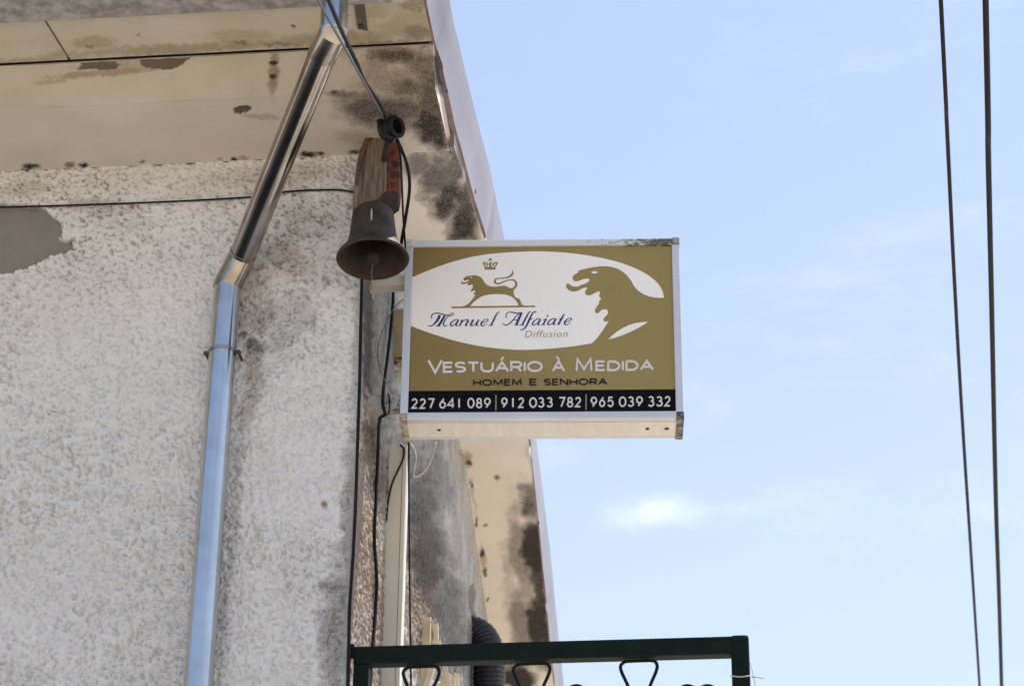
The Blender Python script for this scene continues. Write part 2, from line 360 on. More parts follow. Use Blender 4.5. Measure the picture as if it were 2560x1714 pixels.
bl = A[..., 2].copy()
for _ in range(7): bl = (bl+np.roll(bl, 1, 0)+np.roll(bl, -1, 0)+np.roll(bl, 1, 1)+np.roll(bl, -1, 1))/5
h = h + .010*bl*(A[..., 2] < .5)*fbm(X*40, Z*40, 2, 51)*1.6                       # broken lip round the lost patch
h = np.where(A[..., 2] > .5, -.014+.004*(fbm(X*9, Z*9, 3, 52)-.5)+.0030*(fbm(X*60, Z*60, 2, 8)-.5), h)
edge = smooth(0, .02, XC-X); h = h*edge                                          # keep the corner shut
crk = 0
P[..., 1] -= h
mb = MB().grid(P, A)
q = lambda x, z: (x, YW, z)
mb.build('front_wall', M_STUC, house, True, attr=True)
mb = MB().box((-9, YW+.02, 0), (XC-.02, YW+.3, ZU+.09)); mb.box((-9, YW, 0), (-5.0, YW+.02, ZU)); mb.box((-5.0, YW, 0), (XC, YW+.02, 3.05))
mb.build('masonry_core', M_STUC, house, attr=True)
# side wall
ys = np.concatenate([np.linspace(YW, 10, 440), np.linspace(10, 13.6, 190)[1:]]); zs = np.linspace(3.7, ZU+.03, 400)
Yg, Z = np.meshgrid(ys, zs, indexing='ij'); h, pit = roughcast(Yg*.8, Z*.9, 21)
P = np.stack([xw(Yg), Yg, Z], -1)
SS = [('e', 0, x, y, rx, ry, a, min(1., m*1.15)) for x, y, rx, ry, a, m in [
    (1060, 1330, 60, 260, -8, .62), (1000, 1200, 60, 160, 0, .52), (1110, 1560, 70, 200, -8, .55), (960, 880, 50, 230, 0, .45), (940, 1150, 40, 140, 0, .55), (1180, 1640, 30, 120, 0, .7), (915, 800, 18, 300, 0, .6), (1090, 1180, 40, 120, -8, .35)]]
SS += [('e', 1, x, y, rx, ry, a, m) for x, y, rx, ry, a, m in [(905, 1400, 70, 360, 3, .62), (925, 1100, 30, 80, 0, .6), (1050, 1500, 50, 230, 0, .60), (940, 1550, 50, 300, 0, .6)]]  # tan over the sunlit patches: lichen and dirt, plus warm sunlight in the colour
SS += [('p', 2, [(1170, 1470), (1183, 1452), (1190, 1480), (1185, 1505), (1190, 1530), (1200, 1560), (1180, 1560), (1172, 1530), (1166, 1500)], .9)]
A = stains(P, SS); A[..., 3] = np.clip(pit*(.92+.4*A[..., 0]+.3*A[..., 1]), 0, .97)*(1-A[..., 2])
h = np.where(A[..., 2] > .5, -.008, h)*smooth(0, .015, Yg-YW)
P[..., 0] += h
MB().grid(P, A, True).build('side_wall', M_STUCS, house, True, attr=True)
mb = MB()
for ya, yb in ((YW+.01, 9.3), (9.3, 10.0), (10.0, 11.9), (11.9, 17.0)):
    xa, xb = float(xw(ya))-.03, float(xw(yb))-.03
    mb.prism([(xa, ya, 0), (xb, yb, 0), (xb, yb, ZU+.1), (xa, ya, ZU+.1)], (-.3, 0, 0))
for ya, yb, za, zb in ((YW+.01, 9.3, 0, 3.7), (9.3, 10, 0, 3.7), (10, 11.9, 0, 3.7), (11.9, 13.6, 0, 3.7), (13.6, 17, 0, ZU+.1)):
    xa, xb = float(xw(ya)), float(xw(yb)); mb.prism([(xa, ya, za), (xb, yb, za), (xb, yb, zb), (xa, ya, zb)], (-.028, 0, 0))
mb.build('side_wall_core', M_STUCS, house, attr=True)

dr = MB().box((-4.6, YW-.012, .12), (-1.75, YW-.002, 2.95), None, .003).build('added_dark_door', M_ADDED_DOOR, house)  # unseen door, added for the slanted pipe to reflect as a dark strip
for k_ in range(4): MB().box((-4.5+k_*.69, YW-.03, .2), (-3.93+k_*.69, YW-.0125, 2.85), None, .006).build('added_door_panel', M_ADDED_DOOR, dr)
# front cornice: underside, face and end in one skin
CORN = [('e', 0, x, y, rx, ry, a, min(1.05, m*1.2)) for x, y, rx, ry, a, m in [
    (985, 138, 105, 24, 6, .62), (1060, 160, 50, 40, 0, .45), (960, 275, 130, 38, 0, .62), (900, 250, 90, 26, 0, .40), (1070, 320, 55, 55, 0, .80), (1100, 260, 30, 60, 0, .65), (1030, 220, 60, 26, 0, .55), (1090, 200, 26, 40, 0, .6), (880, 300, 60, 20, 10, .3),
    (78, 415, 26, 10, 0, .85), (55, 430, 34, 8, -25, .6), (209, 412, 13, 8, 0, .85), (355, 404, 10, 4, 0, .7), (587, 401, 10, 7, 0, .85), (768, 385, 22, 8, 0, .85), (802, 383, 7, 5, 0, .9), (885, 380, 16, 8, 0, .8), (683, 157, 12, 8, 0, 1.0), (683, 192, 10, 6, 0, .9), (836, 229, 12, 6, 0, .7)]]
CORN += [('e', 0, 1000, 285, 150, 62, 0, .50), ('e', 0, 1078, 270, 40, 120, -13, .75), ('e', 0, 1040, 150, 70, 40, 0, .45), ('e', 0, 1092, 330, 26, 60, -13, .95)]
CORN += [('e', 1, 1010, 230, 150, 130, 0, .42), ('e', 0, 1010, 230, 140, 120, 0, .22), ('e', 1, 990, 140, 130, 40, 0, .55)]
CORN += [('e', 1, x, y, rx, ry, a, m) for x, y, rx, ry, a, m in [
    (684, 182, 14, 62, 2, .72), (270, 182, 170, 10, -5, .55), (130, 205, 50, 8, -8, .35), (640, 292, 60, 10, 3, .35), (785, 385, 30, 8, 0, .6), (175, 411, 16, 8, 0, .8), (610, 396, 14, 8, 0, .6), (548, 396, 7, 4, 0, .6), (850, 235, 60, 9, 0, .5), (1000, 150, 130, 40, 0, .35), (950, 290, 160, 50, 0, .25), (320, 160, 160, 12, -4, .3), (800, 405, 180, 14, -3, .35), (900, 340, 60, 30, 0, .35)]]
CORN += [('p', 2, [(196, 150), (214, 144), (285, 142), (292, 154), (299, 160), (290, 170), (268, 175), (235, 171), (192, 174), (204, 164)], 1.),
         ('p', 2, [(352, 142), (365, 135), (440, 129), (478, 126), (474, 142), (455, 160), (432, 172), (395, 171), (366, 168), (350, 160)], 1.),
         ('p', 2, [(584, 272), (600, 266), (624, 265), (629, 272), (618, 281), (600, 286), (584, 282)], 1.)]
XE = -1.0
mb = MB()
xs = np.linspace(-3.4, XE, 330)
yy = np.linspace(YW-.001, YO, 60); X, Yg = np.meshgrid(xs, yy, indexing='ij')
P = np.stack([X, Yg, np.full_like(X, ZU)], -1); A = stains(P, CORN, 2.5, .12)
P[..., 2] += .003*(fbm(X*6, Yg*8, 3, 5)-.5) + .004*A[..., 2]; mb.grid(P, A)
zz = np.linspace(ZU, ZT-.006, 34); X, Z = np.meshgrid(xs, zz, indexing='ij')
P = np.stack([X, YO+(YOT-YO)*(Z-ZU)/(ZT-ZU), Z], -1); A = stains(P, CORN, 2.5, .12)
top = zz[-1]; P[..., 1] += smooth(top-.02, top, Z)*.008*fbm(X*30, X*0, 3, 9)      # crumbled upper edge
P[..., 1] += .006*A[..., 2] - .002*(fbm(X*6, Z*9, 3, 15)-.5)*smooth(0, .02, Z-ZU)
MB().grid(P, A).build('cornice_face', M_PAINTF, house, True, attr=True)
Tg, Z = np.meshgrid(np.linspace(0, 1, 50), np.linspace(ZU, ZT, 24), indexing='ij'); Ya = YO+(YOT-YO)*(Z-ZU)/(ZT-ZU); Yg = Ya+(YW+.05-Ya)*Tg
P = np.stack([np.full_like(Z, XE), Yg, Z], -1); mb.grid(P, stains(P, [('e', 1, 1110, 300, 40, 90, 0, .35), ('e', 0, 1090, 180, 22, 62, -10, 1.0), ('e', 0, 1108, 200, 16, 60, -10, .8), ('e', 0, 1128, 370, 16, 30, -10, .9)], 3, .1))
mb.add([(-3.4, YOT+.01, ZT), (XE, YOT+.01, ZT), (XE, YW, ZT), (-3.4, YW, ZT)], [(0, 1, 2, 3)])
mb.build('front_cornice', M_PAINT, house, True, 40, attr=True)
MB().prism([(-9, YO, ZU), (-9, YW, ZU), (-9, YW, ZT-.006), (-9, YOT, ZT-.006)], (5.6, 0, 0)).build('front_cornice_run', M_PAINT, house, attr=True)
# side cornice
SIDE = [('e', 0, x, y, rx, ry, a, min(1.05, m*1.15)) for x, y, rx, ry, a, m in [
    (1050, 410, 46, 40, 0, .62), (1085, 448, 46, 60, 20, .72), (1115, 505, 42, 70, 20, .82), (1150, 560, 46, 60, 20, .85), (1172, 480, 26, 70, 12, .75), (1140, 420, 30, 60, 0, .7), (1020, 400, 30, 20, 0, .2),
    (1330, 1260, 26, 70, -8, .65), (1335, 1380, 40, 110, -8, .95), (1350, 1560, 46, 140, -8, 1.15), (1300, 1390, 30, 150, -8, .50), (1310, 1560, 36, 130, -8, .62), (1280, 1500, 26, 150, -8, .25), (1290, 1690, 60, 50, 0, 1.0), (1330, 1140, 20, 60, 0, .2)]]
SIDE += [('e', 0, 1120, 470, 46, 130, -15, .80), ('e', 0, 1165, 530, 30, 100, -14, .9), ('e', 0, 1342, 1430, 32, 250, -7.5, .95), ('e', 0, 1318, 1470, 34, 230, -7.5, .52)]
SIDE += [('e', 0, x, y, rx, ry, a, m) for x, y, rx, ry, a, m in [
    (1172, 1157, 7, 9, 0, 1), (1180, 1211, 5, 8, 0, 1), (1195, 1302, 4, 14, 0, .9), (1206, 1382, 6, 12, 0, 1), (1210, 1430, 4, 12, 0, .9), (1220, 1500, 4, 8, 0, 1), (1213, 1314, 6, 5, 0, .9)]]
SIDE += [('e', 1, x, y, rx, ry, a, m) for x, y, rx, ry, a, m in [(1240, 1194, 9, 6, 25, 1.), (1170, 1150, 12, 26, 0, .6), (1183, 1240, 8, 60, -8, .35), (1208, 1400, 9, 60, -8, .5), (1232, 1580, 7, 20, -10, .9), (1300, 1350, 60, 200, 0, .2), (1050, 480, 40, 30, 0, .15)]]
flpx = [(1058, -20, 6.364), (1085, 110, 6.364), (1103, 160, 6.35), (1137, 317, 6.305), (1183, 492, 6.272), (1215, 596, 6.264), (1262, 790, 6.262), (1326, 1104, 6.262), (1352, 1350, 6.262), (1375, 1596, 6.262), (1388, 1714, 6.262)]
fl = np.array([onZ(*p) for p in flpx])
dirf = fl[-1]-fl[-3]; fl = np.vstack([fl, fl[-1]+dirf*1.2])
nf = fl[0]-(fl[2]-fl[0])*1.2; nf[2] = 6.364; fl = np.vstack([nf, fl])
def xf(Y): return np.interp(Y, fl[:, 1], fl[:, 0])
ys = np.concatenate([np.linspace(YW-.0005, 9, 190), np.linspace(9, 16, 330)[1:]]); ts = np.linspace(0, 1, 60)
Yg, T = np.meshgrid(ys, ts, indexing='ij'); X = xw(Yg)-.02 + T*(xf(Yg)-.008-xw(Yg)+.02)
P = np.stack([X, Yg, np.full_like(X, ZU+.018)], -1); A = stains(P, SIDE, 4, .08)
P[..., 2] += .003*(fbm(X*6, Yg*6, 3, 25)-.5)
mb = MB().grid(P, A, True)
Ye = ys; E0 = np.stack([xf(Ye)-.008, Ye, np.full_like(Ye, ZU+.018)], -1); E1 = E0+np.array([0, 0, .15])
P = np.stack([E0, E1], 1); mb.grid(P, stains(P, SIDE))
xq = float(xf(YW))-.008; mb.add([(XE-.01, YW-.0004, ZU+.016), (xq, YW-.0004, ZU+.016), (xq, YW-.0004, ZU+.15), (XE-.01, YW-.0004, ZU+.15)], [(0, 1, 2, 3)], [(.7, 0, 0, 0)]*4)
mb.build('side_cornice', M_PAINT, house, True, 40, attr=True)

# soffit boards in front of the cornice
ja, jb = onZ(106, 41, ZT), onZ(172, 148, ZT); yo_, yi_ = 6.42, YOT-.004
def jx(Y): return ja[0] + (jb[0]-ja[0])*(Y-ja[1])/(jb[1]-ja[1])
g_ = .0045
xr = lambda Y: np.interp(Y, fl[:, 1], fl[:, 0])-.006
SOF = [('e', 1, x, y, rx, ry, a, m) for x, y, rx, ry, a, m in [(450, 122, 400, 14, -3, .55), (230, 108, 60, 16, -3, .45), (850, 100, 200, 22, -3, .6), (1020, 60, 80, 60, 0, .5), (600, 90, 120, 20, 0, .3), (80, 152, 160, 10, -3, .4), (950, 30, 60, 30, 0, .35)]]
SOF += [('e', 0, x, y, rx, ry, a, m) for x, y, rx, ry, a, m in [(1040, 85, 40, 22, 0, .45), (1030, 10, 40, 20, 0, .4), (960, 108, 110, 8, -3, .45), (225, 118, 14, 5, 0, .5), (600, 108, 16, 5, 0, .5), (732, 68, 5, 4, 0, .9), (345, 88, 6, 3, 0, .7), (870, 40, 8, 4, 0, .6), (700, 112, 60, 6, -3, .4)]]
for xa_, xb_ in ((lambda Y: Y*0-3.6, lambda Y: jx(Y)-g_), (lambda Y: jx(Y)+g_, xr)):
    yv = np.linspace(yo_, yi_, 90); tv = np.linspace(0, 1, 260); Yg, T = np.meshgrid(yv, tv, indexing='ij'); X = xa_(Yg)+(xb_(Yg)-xa_(Yg))*T
    P = np.stack([X, Yg, np.full_like(X, ZT)], -1); P[..., 2] += .002*(fbm(X*5, Yg*5, 2, 61)-.5)
    mb = MB().grid(P, stains(P, SOF, 4, .08)); U_ = P+np.array([0, 0, .012])
    mb.grid(U_[[0, -1]]); mb.grid(np.stack([P[0], U_[0]])); mb.grid(np.stack([P[-1], U_[-1]])); mb.grid(np.stack([P[:, 0], U_[:, 0]])); mb.grid(np.stack([P[:, -1], U_[:, -1]]))
    mb.build('soffit_board', M_SOFF, house, attr=True)
MB().box((-9, yo_, ZT), (-3.61, YOT-.004, ZT+.012)).build('soffit_board', M_SOFF, house)
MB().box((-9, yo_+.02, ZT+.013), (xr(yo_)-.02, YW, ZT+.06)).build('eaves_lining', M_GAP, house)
# gutter hung under the soffit
gl = onZ(985, 8, ZT)[0]
gut = MB().box((-9, 6.385, ZT-.018), (gl, 6.539, ZT-.003), bev=.004)
gut.build('gutter', M_GUTT, house)
# roof
rz = ZT+.06; e = .05
mb = MB(); rid = (-4.2, 12., 8.4)
xr0 = xr(yo_)-.01
pts = [(-9, yo_, rz), (xr0, yo_, rz), (float(xf(9.8))-.02, 9.8, rz), (float(xf(16))-.02, 16, rz), (-9, 16, rz)]
mb.add(pts+[(-9, 11, 8.3), (-4.2, 11, 8.3)], [(0, 1, 6, 5), (1, 2, 3, 6), (3, 4, 5, 6), (0, 1, 2, 3, 4), (0, 5, 4)])
mb.build('roof', M_TILE, house)
# flashing along the side eaves: folded sheets, lapped, each with a lip
tpx = [(1117, -20), (1128, 40), (1146, 110), (1175, 235), (1224, 426), (1259, 596), (1297, 800), (1342, 1104), (1373, 1350), (1397, 1596), (1410, 1714)]
zt_ = np.array([6.56, 6.555, 6.55, 6.535, 6.52, 6.50, 6.49, 6.475, 6.47, 6.47, 6.47])
ft = np.array([onZ(x, y, z) for (x, y), z in zip(tpx, zt_)])
d0 = ft[0]-(ft[2]-ft[0])*2.0; d0[2] = 6.56; d1 = ft[-1]+(ft[-1]-ft[-3])*1.2; ft = np.vstack([d0, ft, d1])
def flash_pts(Ya, Yb, n):
    Y = np.linspace(Ya, Yb, n)
    B = np.stack([np.interp(Y, fl[:, 1], fl[:, 0]), Y, np.interp(Y, fl[:, 1], fl[:, 2])], -1)
    T = np.stack([np.interp(Y, ft[:, 1], ft[:, 0]), Y, np.interp(Y, ft[:, 1], ft[:, 2])], -1)
    w = .006*(fbm(Y*2.2, Y*0, 3, 41)-.5); B[:, 0] += w; T[:, 0] += .5*w
    for yk, a in ((8.05, .016), (9.95, .012), (11.9, .012)):                           # small dents along the lower fold
        B[:, 0] -= a*np.exp(-((Y-yk)/.05)**2); B[:, 2] += .6*a*np.exp(-((Y-yk)/.06)**2)
    return B, T
cuts = [max(fl[0][1], ft[0][1]), 6.95, 9.9, min(fl[-1][1], ft[-1][1])]
for i in range(3):
    B, T = flash_pts(cuts[i]-(.03 if i else 0), cuts[i+1], 150); out = np.array([.0025*(2-i), 0, 0])
    B = B+out; T = T+out; mid = (B+T)/2 + np.array([.004, 0, 0]); lip = B+np.array([-.022, 0, .003]); cap = T+np.array([-.12, 0, .03])
    b2 = B+np.array([0, 0, .010])
    fs_ = MB().grid(np.stack([B, b2, mid, T, cap], 1)).build('flashing_sheet', M_FLASH, house, True, 35)
    MB().grid(np.stack([lip+np.array([0, 0, .02]), lip, B-np.array([.0006, 0, 0])], 1)).build('flashing_lip', M_FLASHU, fs_)
for x, y in [(1118, 228), (1189, 478), (1347, 1305)]:                                   # fixing screws
    Y = 8.
    for _ in range(60): P = onX(x, y, float(np.interp(Y, fl[:, 1], fl[:, 0]))+.006); Y = .7*Y+.3*P[1]
    P[0] -= .004; MB().tube([P, P+np.array([.006, 0, 0])], .008, 8).build('fixing_screw', M_SCREW, house)
# flat strap screwed under the soffit
a_, b_ = onZ(893, -30, ZT-.006), onZ(907, 76, ZT-.006); w_ = np.array([.0165, .006, 0])
strap = MB().prism([a_-w_, a_+w_, b_+w_, b_-w_], (0, 0, .004)).build('soffit_strap', M_STRAP, house)
MB().tube([b_+np.array([0, -.03, -.006]), b_+np.array([0, -.03, .004])], .010, 10).build('strap_screw', M_SCREW, strap)

# ------------------------------------------------------------------ stainless downpipe
RP = .0465
p0 = onY(452, 1714, YW-.06); p1 = onY(568, 716, YW-.06); vx = p1[0]; p0[0] = vx; p0[2] = .1
p2 = onY(602, 648, YW-.085); p3 = onY(806, 138, 6.545); p4 = onY(833, 88, 6.47); p5 = p4+np.array([.0, 0, .2])
dp = thing('downpipe', 'shiny stainless steel rainwater downpipe with a slanted upper run', 'downpipe', p0)
MB().tube([p0, p1], RP, 40).build('vertical_pipe', M_STEEL, dp, True, 40)
el = catmull([p1+np.array([0, 0, -.012]), p1*.8+p2*.2+np.array([-.002, 0, 0]), p2+(p3-p2)*.01], 2)
MB().tube([p1+np.array([0, 0, -.004]), p1+np.array([0, 0, .004]), p2, p2+(p3-p2)*.035], [RP*1.06, RP*1.06, RP*1.05, RP*1.05], 40).build('lower_elbow', M_STEELD, dp, True, 30)
MB().tube([p2, p3], RP, 40).build('slanted_pipe', M_STEELS, dp, True, 40)
MB().tube([p3-(p3-p2)*.015, p3, p4+np.array([0, 0, 0]), p4+np.array([0, 0, .012])], [RP*1.06]*4, 40).build('upper_elbow', M_STEELD, dp, True, 30)
MB().tube([p4, p5], RP*.98, 40).build('upper_pipe', M_STEEL, dp, True, 40)
cz = onY(558, 880, YW-.06)[2]; cc = np.array([vx, YW-.06, cz])
cl_ = MB().lathe([(RP+.001, -.006), (RP+.004, -.006), (RP+.004, .006), (RP+.001, .006)], 40, Matrix.Translation(cc), True).build('pipe_clamp', M_STEELD, dp, True, 30)
for s in (-1, 1):
    c = cc+np.array([s*(RP+.009), .004, -.004]); MB().tube([c+np.array([s*.002, -.010, 0]), c+np.array([s*.002, -.004, 0]), c+np.array([s*.002, -.003, 0]), c+np.array([s*.002, .054, 0])], [.009, .009, .0045, .0045], 10).build('clamp_bolt', M_SCREW, cl_)
cl2 = MB().lathe([(RP+.001, -.006), (RP+.004, -.006), (RP+.004, .006), (RP+.001, .006)], 40, Matrix.Translation((vx, YW-.06, 2.6)), True).build('pipe_clamp', M_STEELD, dp, True, 30)

# ------------------------------------------------------------------ projecting sign
S0 = np.array([-1.165, 7.40]); S1 = np.array([-.189, 7.468]); st = S1-S0; st /= np.linalg.norm(st)
ST = np.array([st[0], st[1], 0]); SN = np.array([st[1], -st[0], 0])                    # along the face, out of the face (to the street)
SO = np.array([S0[0], S0[1], 0])
def suw(x, y):
    v = ray(x, y); t = ((SO-CP)@SN)/(v@SN); P = CP+v*t; return np.array([(P-SO)@ST, P[2]])
def S(u, w, hgt=0.): return SO + ST*u + np.array([0, 0, w]) + SN*hgt
SM = Matrix(((ST[0], -SN[0], 0, SO[0]), (ST[1], -SN[1], 0, SO[1]), (0, 0, 1, 0), (0, 0, 0, 1)))   # local x along, y into the box, z up
co = {k: suw(*p) for k, p in dict(tl=(1013, 603), tr=(1697, 597), bl=(1001, 1049), br=(1709, 1046), itl=(1033.4, 619.6), itr=(1679.7, 612.7), ibl=(1019.6, 1032.8), ibr=(1689, 1027.6)).items()}
u0_, u1_ = (co['tl'][0]+co['bl'][0])/2, (co['tr'][0]+co['br'][0])/2; w0_, w1_ = (co['bl'][1]+co['br'][1])/2, (co['tl'][1]+co['tr'][1])/2
iu0, iu1 = (co['itl'][0]+co['ibl'][0])/2, (co['itr'][0]+co['ibr'][0])/2; iw0, iw1 = (co['ibl'][1]+co['ibr'][1])/2, (co['itl'][1]+co['itr'][1])/2
TH = .155
sign = thing('shop_sign', 'projecting white and gold tailor sign with lion emblem and three phone numbers', 'sign', S(u0_, w0_))
MB().box((u0_+.012, .010, w0_+.012), (u1_-.012, TH-.01, w1_-.012), SM).build('sign_body', M_FRAME, sign)
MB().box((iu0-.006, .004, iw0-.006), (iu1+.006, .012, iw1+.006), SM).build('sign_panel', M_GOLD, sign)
ec = .024
for yy0, yy1, nm in ((-.006, .024, 'front'), (TH-.024, TH+.006, 'back')):
    MB().box((u0_+ec*1.0, yy0, iw1), (u1_-ec, yy1, w1_), SM, .003).build('frame_bar', M_GRIME, sign)
    MB().box((u0_+ec, yy0, w0_), (u1_-ec, yy1, iw0), SM, .003).build('frame_bar', M_FRAME, sign)
    MB().box((u0_, yy0+.001, w0_+ec), (iu0, yy1, w1_-ec), SM, .003).build('frame_bar', M_FRAME, sign)
    MB().box((iu1, yy0+.001, w0_+ec), (u1_, yy1, w1_-ec), SM, .003).build('frame_bar', M_FRAME, sign)
MB().box((u0_+ec, .024, w0_-.002), (u1_-ec, TH-.024, w0_+.010), SM).build('sign_underside', M_SBOT, sign)
MB().box((u0_+ec, .024, w1_-.010), (u1_-ec, TH-.024, w1_+.002), SM).build('sign_top_sheet', M_FRAME, sign)
for ua, ub, m_t, m_b in ((u0_-.001, u0_+ec+.0008, M_FRAME, M_RUSTY), (u1_-ec-.0008, u1_+.002, M_CAP, M_CAP)):
    MB().box((ua, -.008, w1_-ec), (ub, TH+.008, w1_+.003), SM, .003).build('corner_cap', m_t, sign)
    MB().box((ua, -.008, w0_-.004), (ub, TH+.008, w0_+ec), SM, .003).build('corner_cap', m_b, sign)
    MB().box((ua+.002, .0245, w0_+ec), (ub-.004, TH-.0245, w1_-ec), SM).build('side_sheet', M_FRAME, sign)
for x, y, m_, r in ((1094, 1079, M_GAP, .006), (1620, 1075, M_GAP, .0065), (1669, 1073, M_RUST, .008)):
    u = suw(x, y)[0]; MB().tube([S(u, w0_-.0045, -.075), S(u, w0_-.001, -.075)], r, 12).build('drain_hole', m_, sign)

LAYER = [0]
def lay(): LAYER[0] = (LAYER[0]+1) % 7; return LAYER[0]*.00022
def face_poly(mb, pts, hgt):
    uw = [suw(*p) for p in pts]
    P = [Vector((u, w, 0)) for u, w in uw]; tri = tessellate_polygon([P]); mb.add([S(u, w, hgt) for u, w in uw], tri)
def ribbon(mb, pts, width, hgt, closed=False):
    """stroke of pen width (photo pixels) along px points, laid on the panel"""
    P = np.asarray(pts, float); keep = [0]+[i for i in range(1, len(P)) if np.linalg.norm(P[i]-P[i-1]) > .05]; P = P[keep]; n = len(P)
    wd = np.asarray(width, float)[keep] if hasattr(width, '__len__') else np.full(n, float(width))
    if closed: T = np.roll(P, -1, 0)-np.roll(P, 1, 0)
    else: T = np.gradient(P, axis=0)
    L = []; R_ = []
    for i in range(n):
        a = P[i]-P[i-1] if (i or closed) else P[1]-P[0]; b = P[(i+1) % n]-P[i] if (i < n-1 or closed) else a
        a = a/np.linalg.norm(a); b = b/np.linalg.norm(b); na = np.array([-a[1], a[0]]); nb = np.array([-b[1], b[0]])
        m = na+nb; m = m/(np.linalg.norm(m)+1e-9); k = min(1/max(m@na, .35), 2.2)
        L.append(P[i]+m*k*wd[i]/2); R_.append(P[i]-m*k*wd[i]/2)
    V = [S(*suw(*p), hgt) for p in L+R_]
    mb.add(V, [(i, (i+1) % n, (i+1) % n+n, i+n) for i in range(n if closed else n-1)])
PH = -.004                                                                              # panel surface in sign depth (behind frame)
H = lambda k: PH + .0006*k
z2 = lambda pts: [(1400+x/6.532, 640+y/6.532) for x, y in pts]
zl = lambda pts: [(1000+x/3.2528, 600+y/3.2528) for x, y in pts]
z1 = lambda pts: [(1120+x/9.758, 630+y/9.758) for x, y in pts]
z3 = lambda pts: [(1060+x/6.005, 760+y/6.005) for x, y in pts]
z4 = lambda x, y: (980+x/2.904, 580+y/2.904)
zd = lambda x, y: (1010+x/3.3457, 960+y/3.3457)
upper = zl([(100, 298), (250, 235), (420, 175), (600, 130), (800, 102), (1080, 88), (1300, 95), (1500, 117), (1700, 155), (1850, 200), (1990, 265), (2080, 330), (2130, 400), (2147, 462)])
mane = z2([(1695, 673), (1600, 672), (1500, 660), (1420, 637), (1340, 600), (1270, 550), (1215, 490), (1170, 410), (1120, 340), (1070, 285), (1000, 232), (930, 195), (860, 173), (780, 160), (700, 158), (610, 164), (510, 180), (400, 202), (315, 228), (295, 248), (280, 272), (245, 290), (215, 315), (203, 345), (212, 380), (240, 402), (280, 405), (325, 392), (375, 370), (430, 361), (470, 367), (480, 385), (462, 410), (420, 437), (350, 463), (285, 487), (235, 490), (195, 480), (160, 455), (130, 440), (105, 455), (98, 480), (108, 512), (140, 548), (190, 568), (240, 570), (300, 555), (360, 525), (410, 505), (438, 508), (435, 530), (415, 560), (408, 590), (420, 618), (450, 633), (500, 630), (560, 600), (610, 576), (640, 572), (653, 585), (645, 615), (637, 640), (650, 665), (672, 688), (660, 705), (640, 730), (632, 742), (640, 758), (610, 805), (580, 850), (568, 885), (578, 915), (605, 928), (635, 915), (670, 880), (710, 862), (750, 863), (780, 885), (783, 920), (765, 955), (730, 990), (712, 1015), (712, 1045), (735, 1062), (765, 1062), (795, 1050)])
chest = z2([(795, 1050), (740, 1140), (680, 1230), (600, 1335), (520, 1415)])
lower = zl([(1560, 835), (1400, 860), (1200, 880), (1020, 888), (850, 882), (650, 858), (450, 815), (300, 770), (180, 730), (88, 693)])
white = np.vstack([catmull(upper, 5), catmull(mane, 3)[1:], catmull(chest, 4)[1:], catmull(lower, 5)[1:]])
mb = MB(); face_poly(mb, white, H(1)); mb.build('white_field', M_WHITE, sign)
def ell(cx, cy, rx, ry, n=24): return [(cx+rx*math.cos(2*math.pi*i/n), cy+ry*math.sin(2*math.pi*i/n)) for i in range(n)]
mb = MB(); face_poly(mb, z2(ell(562, 258, 50, 18)), H(1)); mb.build('lion_eye', M_WHITE, sign); mb = MB()
face_poly(mb, z2([(787, 1350), (850, 1290), (930, 1225), (1020, 1170), (1120, 1120), (1240, 1085), (1340, 1070), (1440, 1062), (1380, 1105), (1280, 1165), (1150, 1230), (1000, 1290), (880, 1330)]), H(1)); mb.build('lion_highlight', M_WHITE, sign)
lion = [(310, 1318), (400, 1300), (470, 1265), (540, 1205), (600, 1130), (640, 1075), (668, 1030), (645, 1030), (625, 1015), (640, 990), (665, 960), (660, 935), (635, 925), (605, 935), (585, 955), (562, 955), (555, 935), (580, 890), (600, 850), (605, 835), (597, 805), (600, 775), (570, 780), (530, 800), (500, 803), (478, 790), (480, 765), (490, 740), (450, 755), (400, 770), (360, 768), (325, 748), (316, 722), (330, 705), (350, 722), (390, 730), (440, 718), (490, 700), (515, 682), (500, 665), (465, 670), (430, 683), (395, 683), (375, 660), (380, 635), (410, 610), (430, 588), (480, 575), (560, 562), (640, 556), (720, 565), (780, 592), (830, 635), (870, 695), (910, 755), (960, 795), (1020, 820), (1090, 830), (1180, 828), (1280, 815), (1360, 810), (1430, 825), (1490, 858), (1540, 872), (1590, 855), (1625, 815), (1635, 770), (1625, 720), (1590, 690), (1530, 682), (1450, 695), (1350, 735), (1270, 770), (1210, 782), (1160, 770), (1125, 735), (1118, 695), (1140, 650), (1190, 625), (1290, 612), (1380, 605), (1450, 585), (1510, 550), (1550, 510), (1567, 470), (1565, 415), (1590, 460), (1597, 510), (1575, 560), (1530, 595), (1460, 622), (1380, 635), (1280, 643), (1210, 650), (1175, 668), (1168, 705), (1185, 740), (1220, 745), (1270, 730), (1360, 695), (1450, 662), (1540, 650), (1610, 658), (1660, 690), (1690, 745), (1688, 800), (1665, 855), (1620, 900), (1600, 950), (1605, 1010), (1625, 1065), (1660, 1100), (1710, 1120), (1755, 1150), (1772, 1190), (1785, 1235), (1815, 1270), (1860, 1297)]
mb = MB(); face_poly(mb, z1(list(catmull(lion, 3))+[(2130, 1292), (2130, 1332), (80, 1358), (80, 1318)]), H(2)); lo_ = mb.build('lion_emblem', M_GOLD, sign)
mb = MB(); face_poly(mb, z1(list(catmull([(540, 1312), (610, 1230), (690, 1160), (780, 1100), (880, 1055), (1000, 1030), (1150, 1018), (1300, 1020), (1420, 1035), (1520, 1070), (1600, 1120), (1660, 1180), (1700, 1240), (1715, 1298)], 4))), H(3))
face_poly(mb, z1(ell(560, 610, 24, 12)), H(3)); mb.build('emblem_gap', M_WHITE, lo_)
